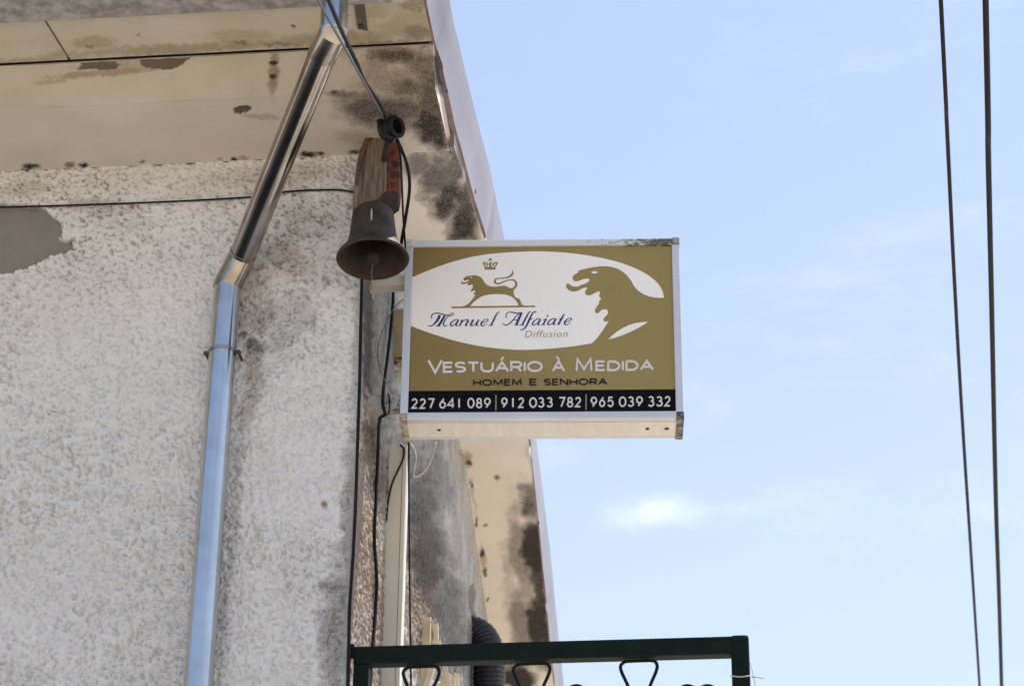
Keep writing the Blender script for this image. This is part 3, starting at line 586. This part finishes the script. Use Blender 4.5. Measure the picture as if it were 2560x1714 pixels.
mb = MB(); face_poly(mb, z1([(890, 417), (1164, 417), (1165, 400), (1150, 375), (1185, 320), (1218, 265), (1212, 238), (1190, 230), (1120, 245), (1080, 225), (1030, 237), (980, 225), (935, 245), (870, 232), (843, 250), (872, 315), (902, 375), (888, 400)]), H(2)); face_poly(mb, z1(ell(1030, 173, 40, 31)), H(2)); cr_ = mb.build('crown_emblem', M_GOLD, sign)
mb = MB()
for s_ in (-1, 1):
    face_poly(mb, z1(ell(1030+s_*50, 260, 28, 20)), H(3))
    face_poly(mb, z1([(1030+s_*x, y) for x, y in [(112, 268), (135, 275), (128, 300), (95, 355), (70, 372), (60, 360), (85, 335)]]), H(3))
    face_poly(mb, z1([(1030+s_*x, y) for x, y in [(28, 300), (50, 296), (62, 345), (45, 362), (26, 350)]]), H(3))
mb.build('emblem_gap', M_WHITE, cr_)
# handwritten-style name
A_ = [[(520, 238), (490, 226), (455, 236), (418, 265), (398, 296), (402, 317), (425, 318), (462, 298), (495, 262), (516, 236)], [(520, 230), (498, 268), (482, 302), (486, 320), (512, 309)]]
A_W = [[7, 8, 9, 12, 14, 14, 9, 7, 7, 8], [16, 17, 16, 10, 6]]
E_ = [[(868, 280), (905, 272), (945, 255), (962, 236), (948, 222), (918, 226), (878, 256), (856, 290), (866, 316), (898, 316), (945, 288)]]; E_W = [[6, 7, 8, 12, 9, 8, 14, 17, 14, 8, 5]]
def sh(st_, dx, dy): return [[(x+dx, y+dy) for x, y in s] for s in st_]
strokes = [
    ([(122, 215), (110, 190), (122, 155), (165, 130), (225, 132), (300, 150), (360, 164), (405, 166), (440, 150), (440, 132), (412, 131), (380, 156), (340, 200), (310, 245), (291, 285), (300, 314), (325, 322), (352, 306)], [9, 10, 11, 10, 11, 12, 11, 8, 8, 7, 7, 8, 10, 12, 14, 13, 9, 5]),
    ([(238, 165), (212, 215), (175, 268), (135, 308), (98, 324), (58, 315)], [26, 26, 20, 13, 10, 7]), ([(312, 168), (275, 230), (240, 285), (214, 322)], [22, 24, 24, 22]), ([(178, 323), (246, 322)], [8, 8]), ([(205, 172), (245, 162)], [7, 7]),
    *zip(A_, A_W),
    ([(546, 243), (585, 230)], [6, 8]), ([(582, 232), (560, 270), (533, 318)], [15, 17, 16]), ([(518, 320), (552, 318)], [6, 6]), ([(556, 286), (590, 250), (628, 229), (658, 232), (658, 256), (630, 298), (624, 318), (655, 311)], [6, 6, 8, 13, 17, 17, 11, 6]),
    ([(708, 241), (745, 229)], [6, 8]), ([(742, 232), (712, 280), (700, 306), (718, 319), (755, 300), (795, 262), (824, 228)], [15, 17, 16, 10, 6, 6, 8]), ([(824, 226), (800, 270), (784, 304), (790, 319), (824, 306)], [15, 17, 16, 10, 6]),
    *zip(E_, E_W),
    ([(1138, 120), (1115, 118), (1092, 140), (1060, 205), (1022, 280), (1004, 314)], [7, 9, 13, 17, 17, 16]), ([(963, 316), (1030, 314)], [7, 7]),
    ([(1243, 196), (1231, 172), (1242, 138), (1282, 115), (1335, 120), (1395, 131), (1432, 116)], [7, 9, 8, 9, 11, 10, 5]), ([(1466, 120), (1400, 158), (1335, 236), (1275, 292), (1222, 311), (1178, 280)], [12, 9, 11, 11, 9, 6]), ([(1468, 118), (1445, 170), (1415, 235), (1384, 306)], [16, 22, 24, 22]), ([(1352, 308), (1416, 307)], [7, 7]), ([(1345, 232), (1425, 228)], [7, 7]),
    ([(1605, 114), (1585, 110), (1565, 135), (1530, 200), (1490, 275), (1472, 306)], [7, 9, 13, 17, 17, 16]), ([(1430, 309), (1497, 307)], [7, 7]),
    ([(1684, 122), (1668, 107), (1640, 118), (1605, 180), (1572, 250), (1535, 325), (1492, 370), (1443, 388)], [14, 9, 11, 17, 19, 16, 11, 6]), ([(1568, 222), (1627, 219)], [8, 8]),
    *zip(sh(A_, 1232, -12), A_W),
    ([(1788, 228), (1842, 213)], [6, 8]), ([(1838, 215), (1810, 260), (1788, 302)], [16, 17, 16]), ([(1755, 306), (1815, 302)], [7, 7]), *zip(sh(A_, 1462, -16), A_W),
    ([(2106, 140), (2075, 195), (2040, 255), (2016, 298)], [9, 16, 18, 16]), ([(2030, 216), (2088, 211)], [8, 8]), ([(1994, 301), (2048, 297)], [7, 7]), *zip(sh(E_, 1253, -17), E_W)]
it = iter(strokes)
for nst in (5, 2, 4, 3, 1, 2, 5, 2, 2, 2, 3, 2, 3, 1):
  mb = MB()
  for pts, wd in [next(it) for _ in range(nst)]:
    k = 5 if len(pts) > 2 else 1
    c = catmull([(x, y, w) for (x, y), w in zip(pts, wd)], k)
    ribbon(mb, z3([(p[0], p[1]) for p in c]), c[:, 2]/6.005*1.4, H(2)+lay())
  mb.build('script_letter', M_BLUE, sign)
mb = MB(); face_poly(mb, z3(ell(1852, 172, 14, 14)), H(2)); mb.build('letter_dot', M_BLUE, sign)
# plain letters drawn with a round pen
def arc(cx, cy, rx, ry, a0, a1, n=14): return [(cx+rx*math.cos(math.radians(a0+(a1-a0)*i/n)), cy-ry*math.sin(math.radians(a0+(a1-a0)*i/n))) for i in range(n+1)]
G = {  # glyphs in a unit box, y down; value = (relative width, strokes)
 'V': (1.05, [[(0, 0), (.5, 1), (1, 0)]]), 'E': (.72, [[(1, 0), (0, 0), (0, 1), (1, 1)], [(0, .48), (.9, .48)]]), 'S': (.82, [[(.95, .14)]+arc(.5, .25, .46, .25, 50, 270)[0:]+arc(.5, .75, .48, .25, 90, -140)]),
 'T': (.85, [[(0, 0), (1, 0)], [(.5, 0), (.5, 1)]]), 'U': (.95, [[(0, 0), (0, .6)]+arc(.5, .6, .5, .4, 180, 360)+[(1, 0)]]), 'A': (1.05, [[(0, 1), (.5, 0), (1, 1)], [(.2, .66), (.8, .66)]]),
 'R': (.85, [[(0, 1), (0, 0), (.6, 0)]+arc(.62, .28, .34, .28, 90, -90)+[(0, .56)], [(.55, .56), (1, 1)]]), 'I': (.04, [[(.5, 0), (.5, 1)]]), 'O': (1.15, ['c', arc(.5, .5, .5, .5, 90, 430, 34)]),
 'M': (1.15, [[(0, 1), (.06, 0), (.5, .85), (.94, 0), (1, 1)]]), 'D': (.95, [[(0, 0), (.5, 0)]+arc(.5, .5, .5, .5, 90, -90)+[(0, 1), (0, 0)]]), 'H': (.9, [[(0, 0), (0, 1)], [(1, 0), (1, 1)], [(0, .5), (1, .5)]]), 'N': (.95, [[(0, 1), (0, 0), (1, 1), (1, 0)]]),
 '0': (1, ['c', arc(.5, .5, .5, .5, 90, 430, 30)]), '1': (.1, [[(.5, 0), (.5, 1)]]), '2': (1, [arc(.5, .28, .45, .28, 165, -25)+[(.0, 1), (1, 1)]]), '3': (1, [arc(.47, .25, .40, .25, 150, -90)[:-1]+[(.42, .49)], arc(.47, .73, .5, .27, 95, -155)]),
 '4': (1, [[(.75, 1), (.75, 0), (0, .72), (1, .72)]]), '5': (1, [[(.9, 0), (.25, 0), (.12, .42)]+arc(.48, .66, .48, .34, 120, -155)]), '6': (1, ['c', arc(.5, .67, .46, .33, 90, 430, 26), [(.72, 0), (.4, .28), (.08, .55)]]),
 '7': (1, [[(0, 0), (1, 0), (.35, 1)]]), '8': (1, ['c', arc(.5, .25, .38, .25, 90, 430, 24), 'c', arc(.5, .73, .48, .27, 90, 430, 26)]), '9': (1, ['c', arc(.5, .33, .46, .33, 90, 430, 26), [(.92, .45), (.6, .72), (.28, 1)]])}
def glyph(mb, ch, x0, x1, yt, yb, pen, tf, k):
    i = 0; st_ = G[ch][1]; one = MB()
    while i < len(st_):
        closed = st_[i] == 'c'; i += closed
        pts = [tf(x0+(x1-x0)*x, yt+(yb-yt)*y) for x, y in st_[i]]
        if closed: pts = pts[:-1] if math.dist(pts[0], pts[-1]) < .4 else pts
        ribbon(one, pts, pen, H(k)+lay(), closed); i += 1
    one.build(mb[0], mb[1], sign)
def word(mb, txt, x0, x1, yt0, yb0, slope, pen, tf, k, gap=.30, sc=2.904):
    hgt = yb0-yt0; p = pen*sc
    ws = [max(G[c][0], .0) for c in txt]; tot = sum(ws)+gap*(len(txt)-1); s = (x1-x0-p*1.0)/tot; x = x0+p/2
    for c, w in zip(txt, ws):
        dy = slope*(x-x0); glyph(mb, c, x, x+w*s, yt0+dy+p*.5, yb0+dy-p*.5, pen, tf, k); x += (w+gap)*s
sl_ = -17/1640
mb = ('letter', M_SILV)
yb = lambda x: 1021+sl_*(x-258)
glyph(mb, 'V', 264, 362, 928, 1016, 5.8, z4, 2)
word(mb, 'ESTUARIO', 368, 1095, yb(368)-82, yb(368), sl_, 5.9, z4, 2, .26)
glyph(mb, 'A', 1168, 1250, yb(1168)-78, yb(1168)-6, 5.8, z4, 2); glyph(mb, 'M', 1340, 1448, yb(1340)-90, yb(1340)-6, 5.8, z4, 2)
word(mb, 'EDIDA', 1476, 1903, yb(1476)-80, yb(1476), sl_, 5.9, z4, 2, .30)
for a_, b_ in ((z4(790, 926), z4(812, 903)), (z4(1192, 899), z4(1216, 924))):
    mb = MB(); ribbon(mb, [a_, b_], 4.6, H(2)); mb.build('letter_accent', M_SILV, sign)
mb = ('letter', M_INK); s2 = -7/970
word(mb, 'HOMEM', 588, 942, 1064, 1114, s2, 3.7, z4, 2, .34); word(mb, 'E', 997, 1053, 1061, 1111, s2, 3.7, z4, 2); word(mb, 'SENHORA', 1100, 1564, 1060, 1110, s2, 3.7, z4, 2, .34)
mb = MB(); bl_, br_ = suw(*z4(121, 1153)), suw(*z4(2056, 1135)); bt = (bl_[1]+br_[1])/2
mb.box((iu0-.004, -PH-.0016, iw0-.004), (iu1+.004, -PH+.004, bt), SM).build('phone_strip', M_NAVY, sign)
mb = ('digit', M_SILV); s3 = -20/2168
boxes = '2:62-115 2:130-183 7:198-255 6:293-352 4:362-425 1:455-467 0:530-590 8:602-655 9:668-727 9:812-868 1:905-917 2:955-1005 0:1047-1112 3:1120-1175 3:1192-1245 7:1293-1350 8:1362-1415 2:1430-1482 9:1560-1617 6:1630-1685 5:1700-1755 0:1797-1860 3:1870-1925 9:1940-2000 3:2040-2095 3:2108-2165 2:2178-2230'
for t in boxes.split():
    c, r = t.split(':'); a, b = map(float, r.split('-')); dy = s3*(a-62); p = 1.75*3.3457
    glyph(mb, c, a+p, b-p, 117+dy+p, 204+dy-p, 3.9, zd, 4)
for x, y0, y1 in ((769, 88, 220), (1523, 82, 213)):
    mb = MB(); ribbon(mb, [zd(x, y0), zd(x-1, y1)], 2.6, H(4)); mb.build('phone_divider', M_GOLDL, sign)
# small slanted word under the name: outline of the built-in font laid on the panel
cu = bpy.data.curves.new('tmp_text', 'FONT'); cu.body = 'Diffusion'; cu.shear = .22; cu.resolution_u = 4; cu.space_character = 1.12
to = bpy.data.objects.new('tmp_text', cu); COL.objects.link(to); bpy.context.view_layer.update()
me = bpy.data.meshes.new_from_object(to); vs = np.array([w.co[:] for w in me.vertices]); fs = [tuple(p.vertices) for p in me.polygons]
bpy.data.objects.remove(to); bpy.data.curves.remove(cu); bpy.data.meshes.remove(me)
mn, mxv = vs.min(0), vs.max(0); tx = (vs[:, 0]-mn[0])/(mxv[0]-mn[0]); ty = (vs[:, 1]-mn[1])/(mxv[1]-mn[1])
par = list(range(len(vs)))
def root(i):
    while par[i] != i: i = par[i]
    return i
for f_ in fs:
    for i in f_[1:]: par[root(i)] = root(f_[0])
isl = {}
for f_ in fs: isl.setdefault(root(f_[0]), []).append(f_)
for k_, fl_ in isl.items():
    ids = sorted({i for f_ in fl_ for i in f_}); mp_ = {i: j for j, i in enumerate(ids)}
    mb = MB(); mb.add([S(*suw(*z3([(1511+tx[i]*647, 494-8*tx[i]-ty[i]*100)])[0]), H(2)) for i in ids], [tuple(mp_[i] for i in f_) for f_ in fl_]); mb.build('small_letter', M_GOLDL, sign)
# two arms that carry the sign, bolted to the side wall
for nm, (xa, xb, yt, yb_), m_ in (('upper', (918, 1012, 686, 712), M_TRUNK), ('lower', (908, 1004, 985, 1019), M_BRKT)):
    Yc = 7.44; za = onY(xb, yb_, Yc)[2]; zb = onY(xb, yt, Yc)[2]
    arm = MB().box((XC-.01, Yc, za), (S0[0]+.02, Yc+.05, zb), None, .003).build('support_arm', m_, sign)
    MB().box((XC-.006, Yc-.03, za-.03), (XC+.010, Yc+.08, zb+.03), None, .002).build('wall_plate', M_RUSTY, arm)

# ------------------------------------------------------------------ tan box on the wall behind the sign's edge
b0 = onY(984, 772, 7.94); b1 = onY(1024, 908, 7.94); XB = float(xw(7.95))-.002
jb_ = thing('junction_box', 'small tan metal junction box behind the left edge of the sign', 'box', (XB, 7.98, b1[2]))
MB().box((XB, 7.94, b1[2]+.03), (b1[0], 8.04, b0[2]), None, .004).build('box_body', M_BOX, jb_)
MB().box((XB, 7.945, b1[2]), (b1[0]-.004, 8.035, b1[2]+.026), None, .003).build('box_base', M_RUSTY, jb_)

# ------------------------------------------------------------------ bell and its timber
tm = lambda pts: [(x*K, y*K) for x, y in pts]
YT = 7.19
wood = tm([(806, 492), (808, 450), (813, 395), (822, 345), (836, 315), (856, 303), (878, 308), (884, 330), (884, 440), (868, 462), (838, 474), (820, 488)])
tb = thing('bell_timber', 'weathered timber block with one flaking red side holding the bell', 'timber block', (-1.25, YW, 6.0))
MB().prism([onY(x, y, YT) for x, y in wood], (0, .10, 0)).build('timber', M_WOOD, tb)
red = tm([(886, 318), (912, 322), (914, 380), (913, 440), (905, 462), (886, 460)])
MB().prism([onY(x, y, YT+.012) for x, y in red], (0, .045, 0)).build('red_side_board', M_REDW, tb)
strap_ = tm([(813, 420), (822, 352), (838, 316), (856, 300), (874, 304), (872, 312), (856, 312), (842, 324), (830, 358), (822, 400), (818, 425)])
MB().prism([onY(x, y, YT-.006) for x, y in strap_], (0, .03, 0)).build('rusty_strap', M_RUST, tb)
irn = tm([(838, 476), (868, 452), (884, 436), (912, 444), (908, 466), (890, 478), (860, 476)])
MB().prism([onY(x, y, YT-.02) for x, y in irn], (0, .05, 0)).build('iron_hanger', M_IRON, tb)
YB = 7.06
bc = onY(932, 648, YB)
bell = thing('bell', 'dark bronze bell hanging mouth down in front of the wall corner', 'bell', bc)
BM = Matrix.Translation(Vector(bc)) @ Matrix.Rotation(math.radians(-2.5), 4, 'Y') @ Matrix.Rotation(math.radians(-5), 4, 'X')
outer = [(.122, -.003), (.1255, .003), (.122, .011), (.108, .027), (.096, .046), (.087, .068), (.081, .100), (.0765, .140), (.0735, .175), (.069, .193), (.058, .205), (.040, .212), (.020, .215), (.0005, .2155)]
inner = [(.122, -.003), (.115, -.001), (.109, .008), (.100, .026), (.088, .046), (.079, .068), (.072, .100), (.067, .140), (.064, .175), (.050, .196), (.0005, .200)]
MB().lathe(outer, 64, BM).build('bell_body', M_BELL, bell, True)
MB().lathe(inner, 64, BM).build('bell_inside', M_BELLI, bell, True)
ck = MB().lathe([(.0005, -.024), (.016, -.019), (.026, -.004), (.027, .010), (.018, .026), (.007, .040), (.005, .190)], 24, BM).build('clapper', M_CLAP, bell, True)
MB().tube([BM @ Vector((0, 0, -.02)), BM @ Vector((-.004, -.004, -.06)), BM @ Vector((-.002, -.003, -.085))], .0022, 6).build('pull_cord', M_CABLEG, ck)
MB().tube([BM @ Vector((0, 0, .20)), BM @ Vector((0, .01, .24)), BM @ Vector((.01, .05, .27))], .014, 10).build('hanging_hook', M_IRON, bell)
md = []
for t in np.linspace(0, 1, 8):
    z = .158-.052*t; r = float(np.interp(z, [.068, .100, .140, .175], [.087, .081, .0765, .0735]))+.0012; hw = .0014+.0012*math.sin(math.pi*t)
    for s_ in (-1, 1): a = math.radians(-85)+s_*hw/r; md.append(BM @ Vector((r*math.cos(a), r*math.sin(a), z)))
MB().add(md, [(2*i, 2*i+1, 2*i+3, 2*i+2) for i in range(7)]).build('paint_drip', M_PAINTDROP, bell)

# ------------------------------------------------------------------ strain clamp and the cables at the corner
YI = 7.08
ic = onY(978, 321, YI)
ins = thing('cable_insulator', 'black ribbed spool insulator on top of the bell timber', 'insulator', ic)
ax = Vector((.84, -.52, -.12)).normalized(); IM = Matrix.Translation(Vector(ic)) @ ax.to_track_quat('Z', 'Y').to_matrix().to_4x4()
MB().lathe([(.024, -.030), (.041, -.030), (.043, -.024), (.036, -.016), (.036, -.008), (.042, 0), (.036, .008), (.036, .014), (.042, .022), (.041, .030), (.026, .030)], 36, IM, True).build('ribbed_spool', M_RUBBER, ins, True, 50)
MB().tube([onY(948, 290, YI), onY(958, 318, YI), onY(970, 342, YI), onY(985, 352, YI)], [.012, .020, .020, .012], 10).build('clamp_body', M_RUBBER, ins, True)
MB().tube([onY(934, 288, YI), onY(932, 280, YI), onY(940, 275, YI), onY(948, 284, YI)], .003, 6).build('clamp_wire', M_CABLE, ins)
MB().tube([Vector(ic), Vector(ic)+Vector((-.03, .08, -.05)), Vector(ic)+Vector((-.05, .14, -.07))], .012, 8).build('mounting_bolt', M_IRON, ins)
def cable(name, pts, r, m, label, grp=None, k=6, n=8):
    c = catmull([tuple(p) for p in pts], k); o = MB().tube(c, r, n).build(name, m, None, True); return tag(o, label, 'cable', grp)
def overhead(a, b, tfar):
    a = np.asarray(a); b = np.asarray(b); d = b-a; L = [a+d*t for t in (0, .33, .66, 1.)]
    for t in np.linspace(1.5, tfar, 8): p = a+d*t; L.append(p)
    return L
cable('service_cable', overhead(onY(958, 292, 6.99), onY(788, -12, 5.2), 4), .0042, M_CABLEG, 'thin grey wire running up from the insulator across the downpipe')
cable('service_cable', [onY(966, 296, 7.0), onY(945, 255, 6.84), onY(912, 205, 6.54), onY(893, 160, 6.28), onY(856, 82, 5.82), onY(817, -10, 5.30), onY(765, -130, 4.75), onY(560, -600, 3.6), onY(-300, -2400, 2.5)], .0068, M_CABLE, 'thick black cable rising from the insulator past the grey wire')
cable('drop_cable', [onY(992, 350, 7.06), onY(1003, 372, 7.1), onY(1018, 415, 7.14), onY(1024, 470, 7.17), onY(1014, 545, 7.22), onY(1003, 610, 7.33), onY(1000, 660, 7.37), onSide(985, 700, .03), onSide(982, 760, .02), onSide(974, 850, .02), onSide(962, 945, .03), onY(958, 978, 7.42), onY(957, 1010, 7.42), onY(962, 1036, 7.43), onY(949, 1050, 7.45), onSide(945, 1130, .012), onSide(940, 1250, .012), onSide(936, 1350, .012), onSide(942, 1450, .012), onSide(938, 1540, .012), onSide(930, 1640, .012), onSide(922, 1760, .012)], .0062, M_CABLE, 'black cable looping from the insulator down behind the sign onto the side wall')
cable('drop_cable', [onY(996, 350, 7.05), onY(1002, 400, 7.12), onY(1005, 470, 7.16), onY(1008, 540, 7.2), onY(1012, 600, 7.3), onY(1014, 650, 7.52)], .0038, M_CABLE, 'thinner black cable hanging straight down beside the red board')
cable('corner_cable', [onY(905, 690, 7.285), onY(902, 800, 7.285), onY(899, 950, 7.285), onY(894, 1110, 7.285), onY(889, 1260, 7.285), onY(882, 1400, 7.285), onY(874, 1520, 7.285), onY(872, 1620, 7.285), onY(868, 1780, 7.285)], .0058, M_CABLE, 'black cable clipped down the outer corner of the white wall')
cable('wall_cable', [onY(-900, 548, YW-.012), onY(-400, 532, YW-.012), onY(-60, 520, YW-.012), onY(150, 514, YW-.012), onY(400, 505, YW-.014), onY(620, 493, YW-.012), onY(720, 479, YW-.014), onY(800, 475, YW-.012), onY(850, 475, YW-.012), onY(884, 481, YW-.02)], .0035, M_CABLE, 'thin black cable strung across the front wall under the cornice')
cable('loose_wire', [onSide(1013, 745, .10), onSide(985, 770, .06), onSide(960, 820, .03), onSide(945, 870, .025), onSide(948, 915, .03), onSide(962, 950, .04), onSide(984, 984, .06)], .0018, M_CABLEG, 'thin loose grey wire bowed beside the tan junction box')
cable('cable_tie', [onY(956, 985, 7.425), onY(957, 1015, 7.425), onY(963, 1036, 7.425), onY(972, 1030, 7.425), onY(974, 1000, 7.425), onY(970, 984, 7.43)], .0028, M_CABLE, 'small black cable loop tied round the lower sign arm')

# ------------------------------------------------------------------ trunking on the side wall
ta = onSide(972, 1112, 0); tbm = onSide(951, 1714, 0)
Y0 = 7.93
tz = onY(972, 1110, Y0)[2]; xl = onY(972, 1110, Y0)[0]; xr_ = onY(1018, 1110, Y0)[0]
tr = thing('cable_trunking', 'cream plastic cable trunking running down the side wall below the sign', 'trunking', (XC, Y0, 2.6))
xl = float(xw(Y0))-.004
MB().box((xl, Y0, 2.6), (xr_-.016, Y0+.06, tz), None, .002).build('trunking_base', M_TRUNK, tr)
MB().box((xr_-.0145, Y0-.003, 2.6), (xr_, Y0+.063, tz-.004), None, .002).build('trunking_lid', M_TRUNK, tr)
cable('trunking_wire', [onY(1000, 1112, Y0-.01), onY(1010, 1122, Y0-.014), onY(1008, 1145, Y0-.012), onY(995, 1175, Y0-.008), onY(980, 1210, Y0-.008), onY(971, 1250, Y0-.008), onY(966, 1300, Y0-.006)], .0035, M_CABLE, 'pair of short black wires curling out of the trunking top')
cable('side_cable', [onY(1022, 1105, 7.95), onY(1022, 1200, 7.95), onY(1023, 1330, 7.95), onY(1024, 1450, 7.95), onY(1026, 1600, 7.95), onY(1028, 1760, 7.95)], .0036, M_CABLE, 'thin black cable just right of the cream trunking')
cable('pale_wire', [onY(1024, 1106, 7.9), onY(1036, 1125, 7.9), onY(1040, 1148, 7.9), onY(1034, 1185, 7.9), onY(1040, 1192, 7.9), onY(1060, 1180, 7.9), onY(1078, 1150, 7.9), onY(1090, 1105, 7.9)], .0026, M_WIREW, 'pale bare wire looping below the bottom of the sign')

# ------------------------------------------------------------------ corrugated duct
hp = [onSide(1188, 1585, -.05), onSide(1192, 1580, .02), onSide(1206, 1590, .10), onSide(1222, 1625, .17)]
Yh = hp[1][1]
hb = np.array([float(xw(Yh)), Yh, hp[1][2]])
path = catmull([hb+np.array([-.10, 0, .02]), hb+np.array([.0, -.01, .0]), hb+np.array([.055, -.03, -.05]), hb+np.array([.085, -.05, -.14]), hb+np.array([.09, -.06, -.30]), hb+np.array([.09, -.06, -.55]), hb+np.array([.09, -.06, -.95])], 24)
seg = np.r_[0, np.cumsum(np.linalg.norm(np.diff(path, axis=0), axis=1))]; sN = np.linspace(0, seg[-1], 520)
pth = np.stack([np.interp(sN, seg, path[:, i]) for i in range(3)], -1)
rr = .074*(1+.055*np.cos(2*math.pi*sN/.022))
hose = tag(MB().tube(pth, rr, 36).build('corrugated_duct', M_HOSE, None, True), 'black corrugated duct bending out of the side wall above the railing', 'duct')

# ------------------------------------------------------------------ folding drying rack on the side wall
Yr = 8.78
rk = thing('drying_rack', 'folded cream metal drying rack fixed to the side wall', 'drying rack', (XC, Yr, 3.9))
zt0 = onY(1065, 1541, Yr)[2]; xa = float(xw(Yr))
x0r, x1r = onY(1054, 1600, Yr)[0], onY(1075, 1600, Yr)[0]
MB().box((xa-.002, Yr, 3.5), (x1r, Yr+.02, zt0), None, .002).build('wall_rail', M_RACK, rk)
def bar(p, q_, w, Y_, t=.012):
    p = onY(*p, Y_); q_ = onY(*q_, Y_); d = (q_-p)/np.linalg.norm(q_-p); nrm = np.cross(d, [0, 1, 0])*w/2
    return MB().prism([p-nrm, p+nrm, q_+nrm, q_-nrm], (0, t, 0))
for p, q_, w, Y_ in [((1078, 1548), (1098, 1620), .012, 8.76), ((1090, 1558), (1090, 1605), .018, 8.83), ((1083, 1650), (1064, 1714), .024, 8.77), ((1110, 1655), (1130, 1740), .014, 8.77), ((1121, 1680), (1100, 1730), .030, 8.81), ((1140, 1682), (1150, 1740), .016, 8.79), ((1130, 1690), (1132, 1740), .022, 8.85), ((1098, 1600), (1078, 1690), .014, 8.80), ((1086, 1580), (1120, 1690), .010, 8.78)]:
    bar(p, q_, w, Y_).build('folding_slat', M_RACK, rk)

# ------------------------------------------------------------------ balcony with green railing
YR = 7.335
rail_z = onY(905, 1614, YR)[2]; xl = onY(883, 1640, YR)[0]; xr_ = onY(1873, 1640, YR)[0]
rl = thing('balcony_railing', 'dark green metal balcony railing at the bottom of the view', 'railing', (xl, YR, 3.36))
rb = rail_z-.06
MB().box((xl, YR, rb), (xr_, YR+.05, rail_z), None, .004).build('top_rail', M_GREEN, rl)
MB().box((xl+.001, YR+.002, 3.36), (xl+.052, YR+.052, rb-.001), None, .004).build('post', M_GREEN, rl)
MB().box((xr_-.058, YR-.004, 3.36), (xr_+.001, YR+.056, rail_z+.004), None, .012).build('post', M_GREEN, rl)
MB().box((xr_-.054, YR+.057, rb), (xr_-.004, 10.4, rail_z), None, .004).build('side_rail', M_GREEN, rl)
MB().box((xl+.053, YR+.012, 3.44), (xr_-.059, YR+.042, 3.47), None, .003).build('bottom_rail', M_GREEN, rl)
MB().box((xr_-.056, 10.40, 3.36), (xr_-.002, 10.45, rail_z), None, .006).build('post', M_GREEN, rl)
MB().box((xl-.03, YR+.004, rail_z-.03), (xl-.0005, YR+.04, rail_z+.012), None, .003).build('wall_fixing', M_GREEN, rl)
for cx in (964*K, 1216*K, 1461*K):
    c = onY(cx, 1660, YR+.025)[0]; zc = rb-.008
    lp = [(c-.045, zc), (c, zc+.001), (c+.045, zc), (c+.058, zc-.012), (c+.056, zc-.035), (c+.030, zc-.10), (c+.012, zc-.19), (c+.004, zc-.30)]
    lq = [(2*c-x, z) for x, z in lp[::-1]][:-2]
    pts = [(x, YR+.025, z) for x, z in lp]; L = catmull(pts, 5); MB().tube(L, .0056, 10).build('hoop', M_GREEN, rl, True)
    pts = [(x, YR+.026, z) for x, z in [(c-.044, zc), (c-.058, zc-.012), (c-.056, zc-.035), (c-.030, zc-.10), (c-.012, zc-.19), (c-.004, zc-.30)]]
    MB().tube(catmull(pts, 5), .0056, 10).build('hoop_side', M_GREEN, rl, True)
    MB().tube([(c, YR+.026, zc-.30), (c, YR+.026, 3.465)], .0068, 10).build('baluster', M_GREEN, rl, True)
for cx in (1440, 1718, 1768):
    t = onY(cx, 1713, YR+.025); r = .034
    pts = [(t[0]+r*math.cos(a), YR+.025, t[2]-r+r*math.sin(a)) for a in np.linspace(0, 2*math.pi, 25)]
    MB().tube(pts, .0065, 8, False).tube([(t[0], YR+.025, t[2]-2*r), (t[0], YR+.025, 3.465)], .0065, 8).build('scroll', M_GREEN, rl, True)
wz = onY(1850, 1692, YR)[2]
wire = [(xr_-.062, YR-.007, wz+.004), (xr_-.03, YR-.010, wz-.002), (xr_+.004, YR-.008, wz+.002), (xr_+.01, YR+.02, wz+.006), (xr_+.02, YR-.01, wz-.004), (xr_+.045, YR-.02, wz-.012)]
cable('tie_string', wire, .0022, M_WIREW, 'pale string knotted round the right railing post')
cable('tie_string', [(xr_+.002, YR-.008, wz+.05), (xr_+.009, YR-.012, wz+.01), (xr_+.016, YR-.01, wz-.03), (xr_+.018, YR-.01, wz-.07)], .0014, M_WIREW, 'thin frayed string end hanging beside the right railing post')
bs = MB().box((float(xw(9))+.012, YR-.06, 3.2), (xr_+.06, 10.5, 3.36), None, .01).build('balcony_slab', M_CONC, house)

# ------------------------------------------------------------------ power lines over the lane
ZP = 6.9
for pts, r, lab in (([(2352, 0), (2368, 330), (2386, 700), (2409, 1100), (2449, 1714)], .0085, 'left and thinner of the two black power lines against the sky'),
                    ([(2464, 0), (2471, 400), (2480, 800), (2490, 1260), (2504, 1714)], .0120, 'right and thicker of the two black power lines against the sky')):
    Q = [onZ(x, y, ZP) for x, y in pts]; a = Q[0]-(Q[1]-Q[0])*6; a[2] += .3; b = Q[-1]+(Q[-1]-Q[-2])*5; b[2] += .3
    o = MB().tube(catmull([a]+Q+[b], 8), r, 12).build('power_line', M_CABLE, None, True); tag(o, lab, 'power line', 'power lines over the lane')
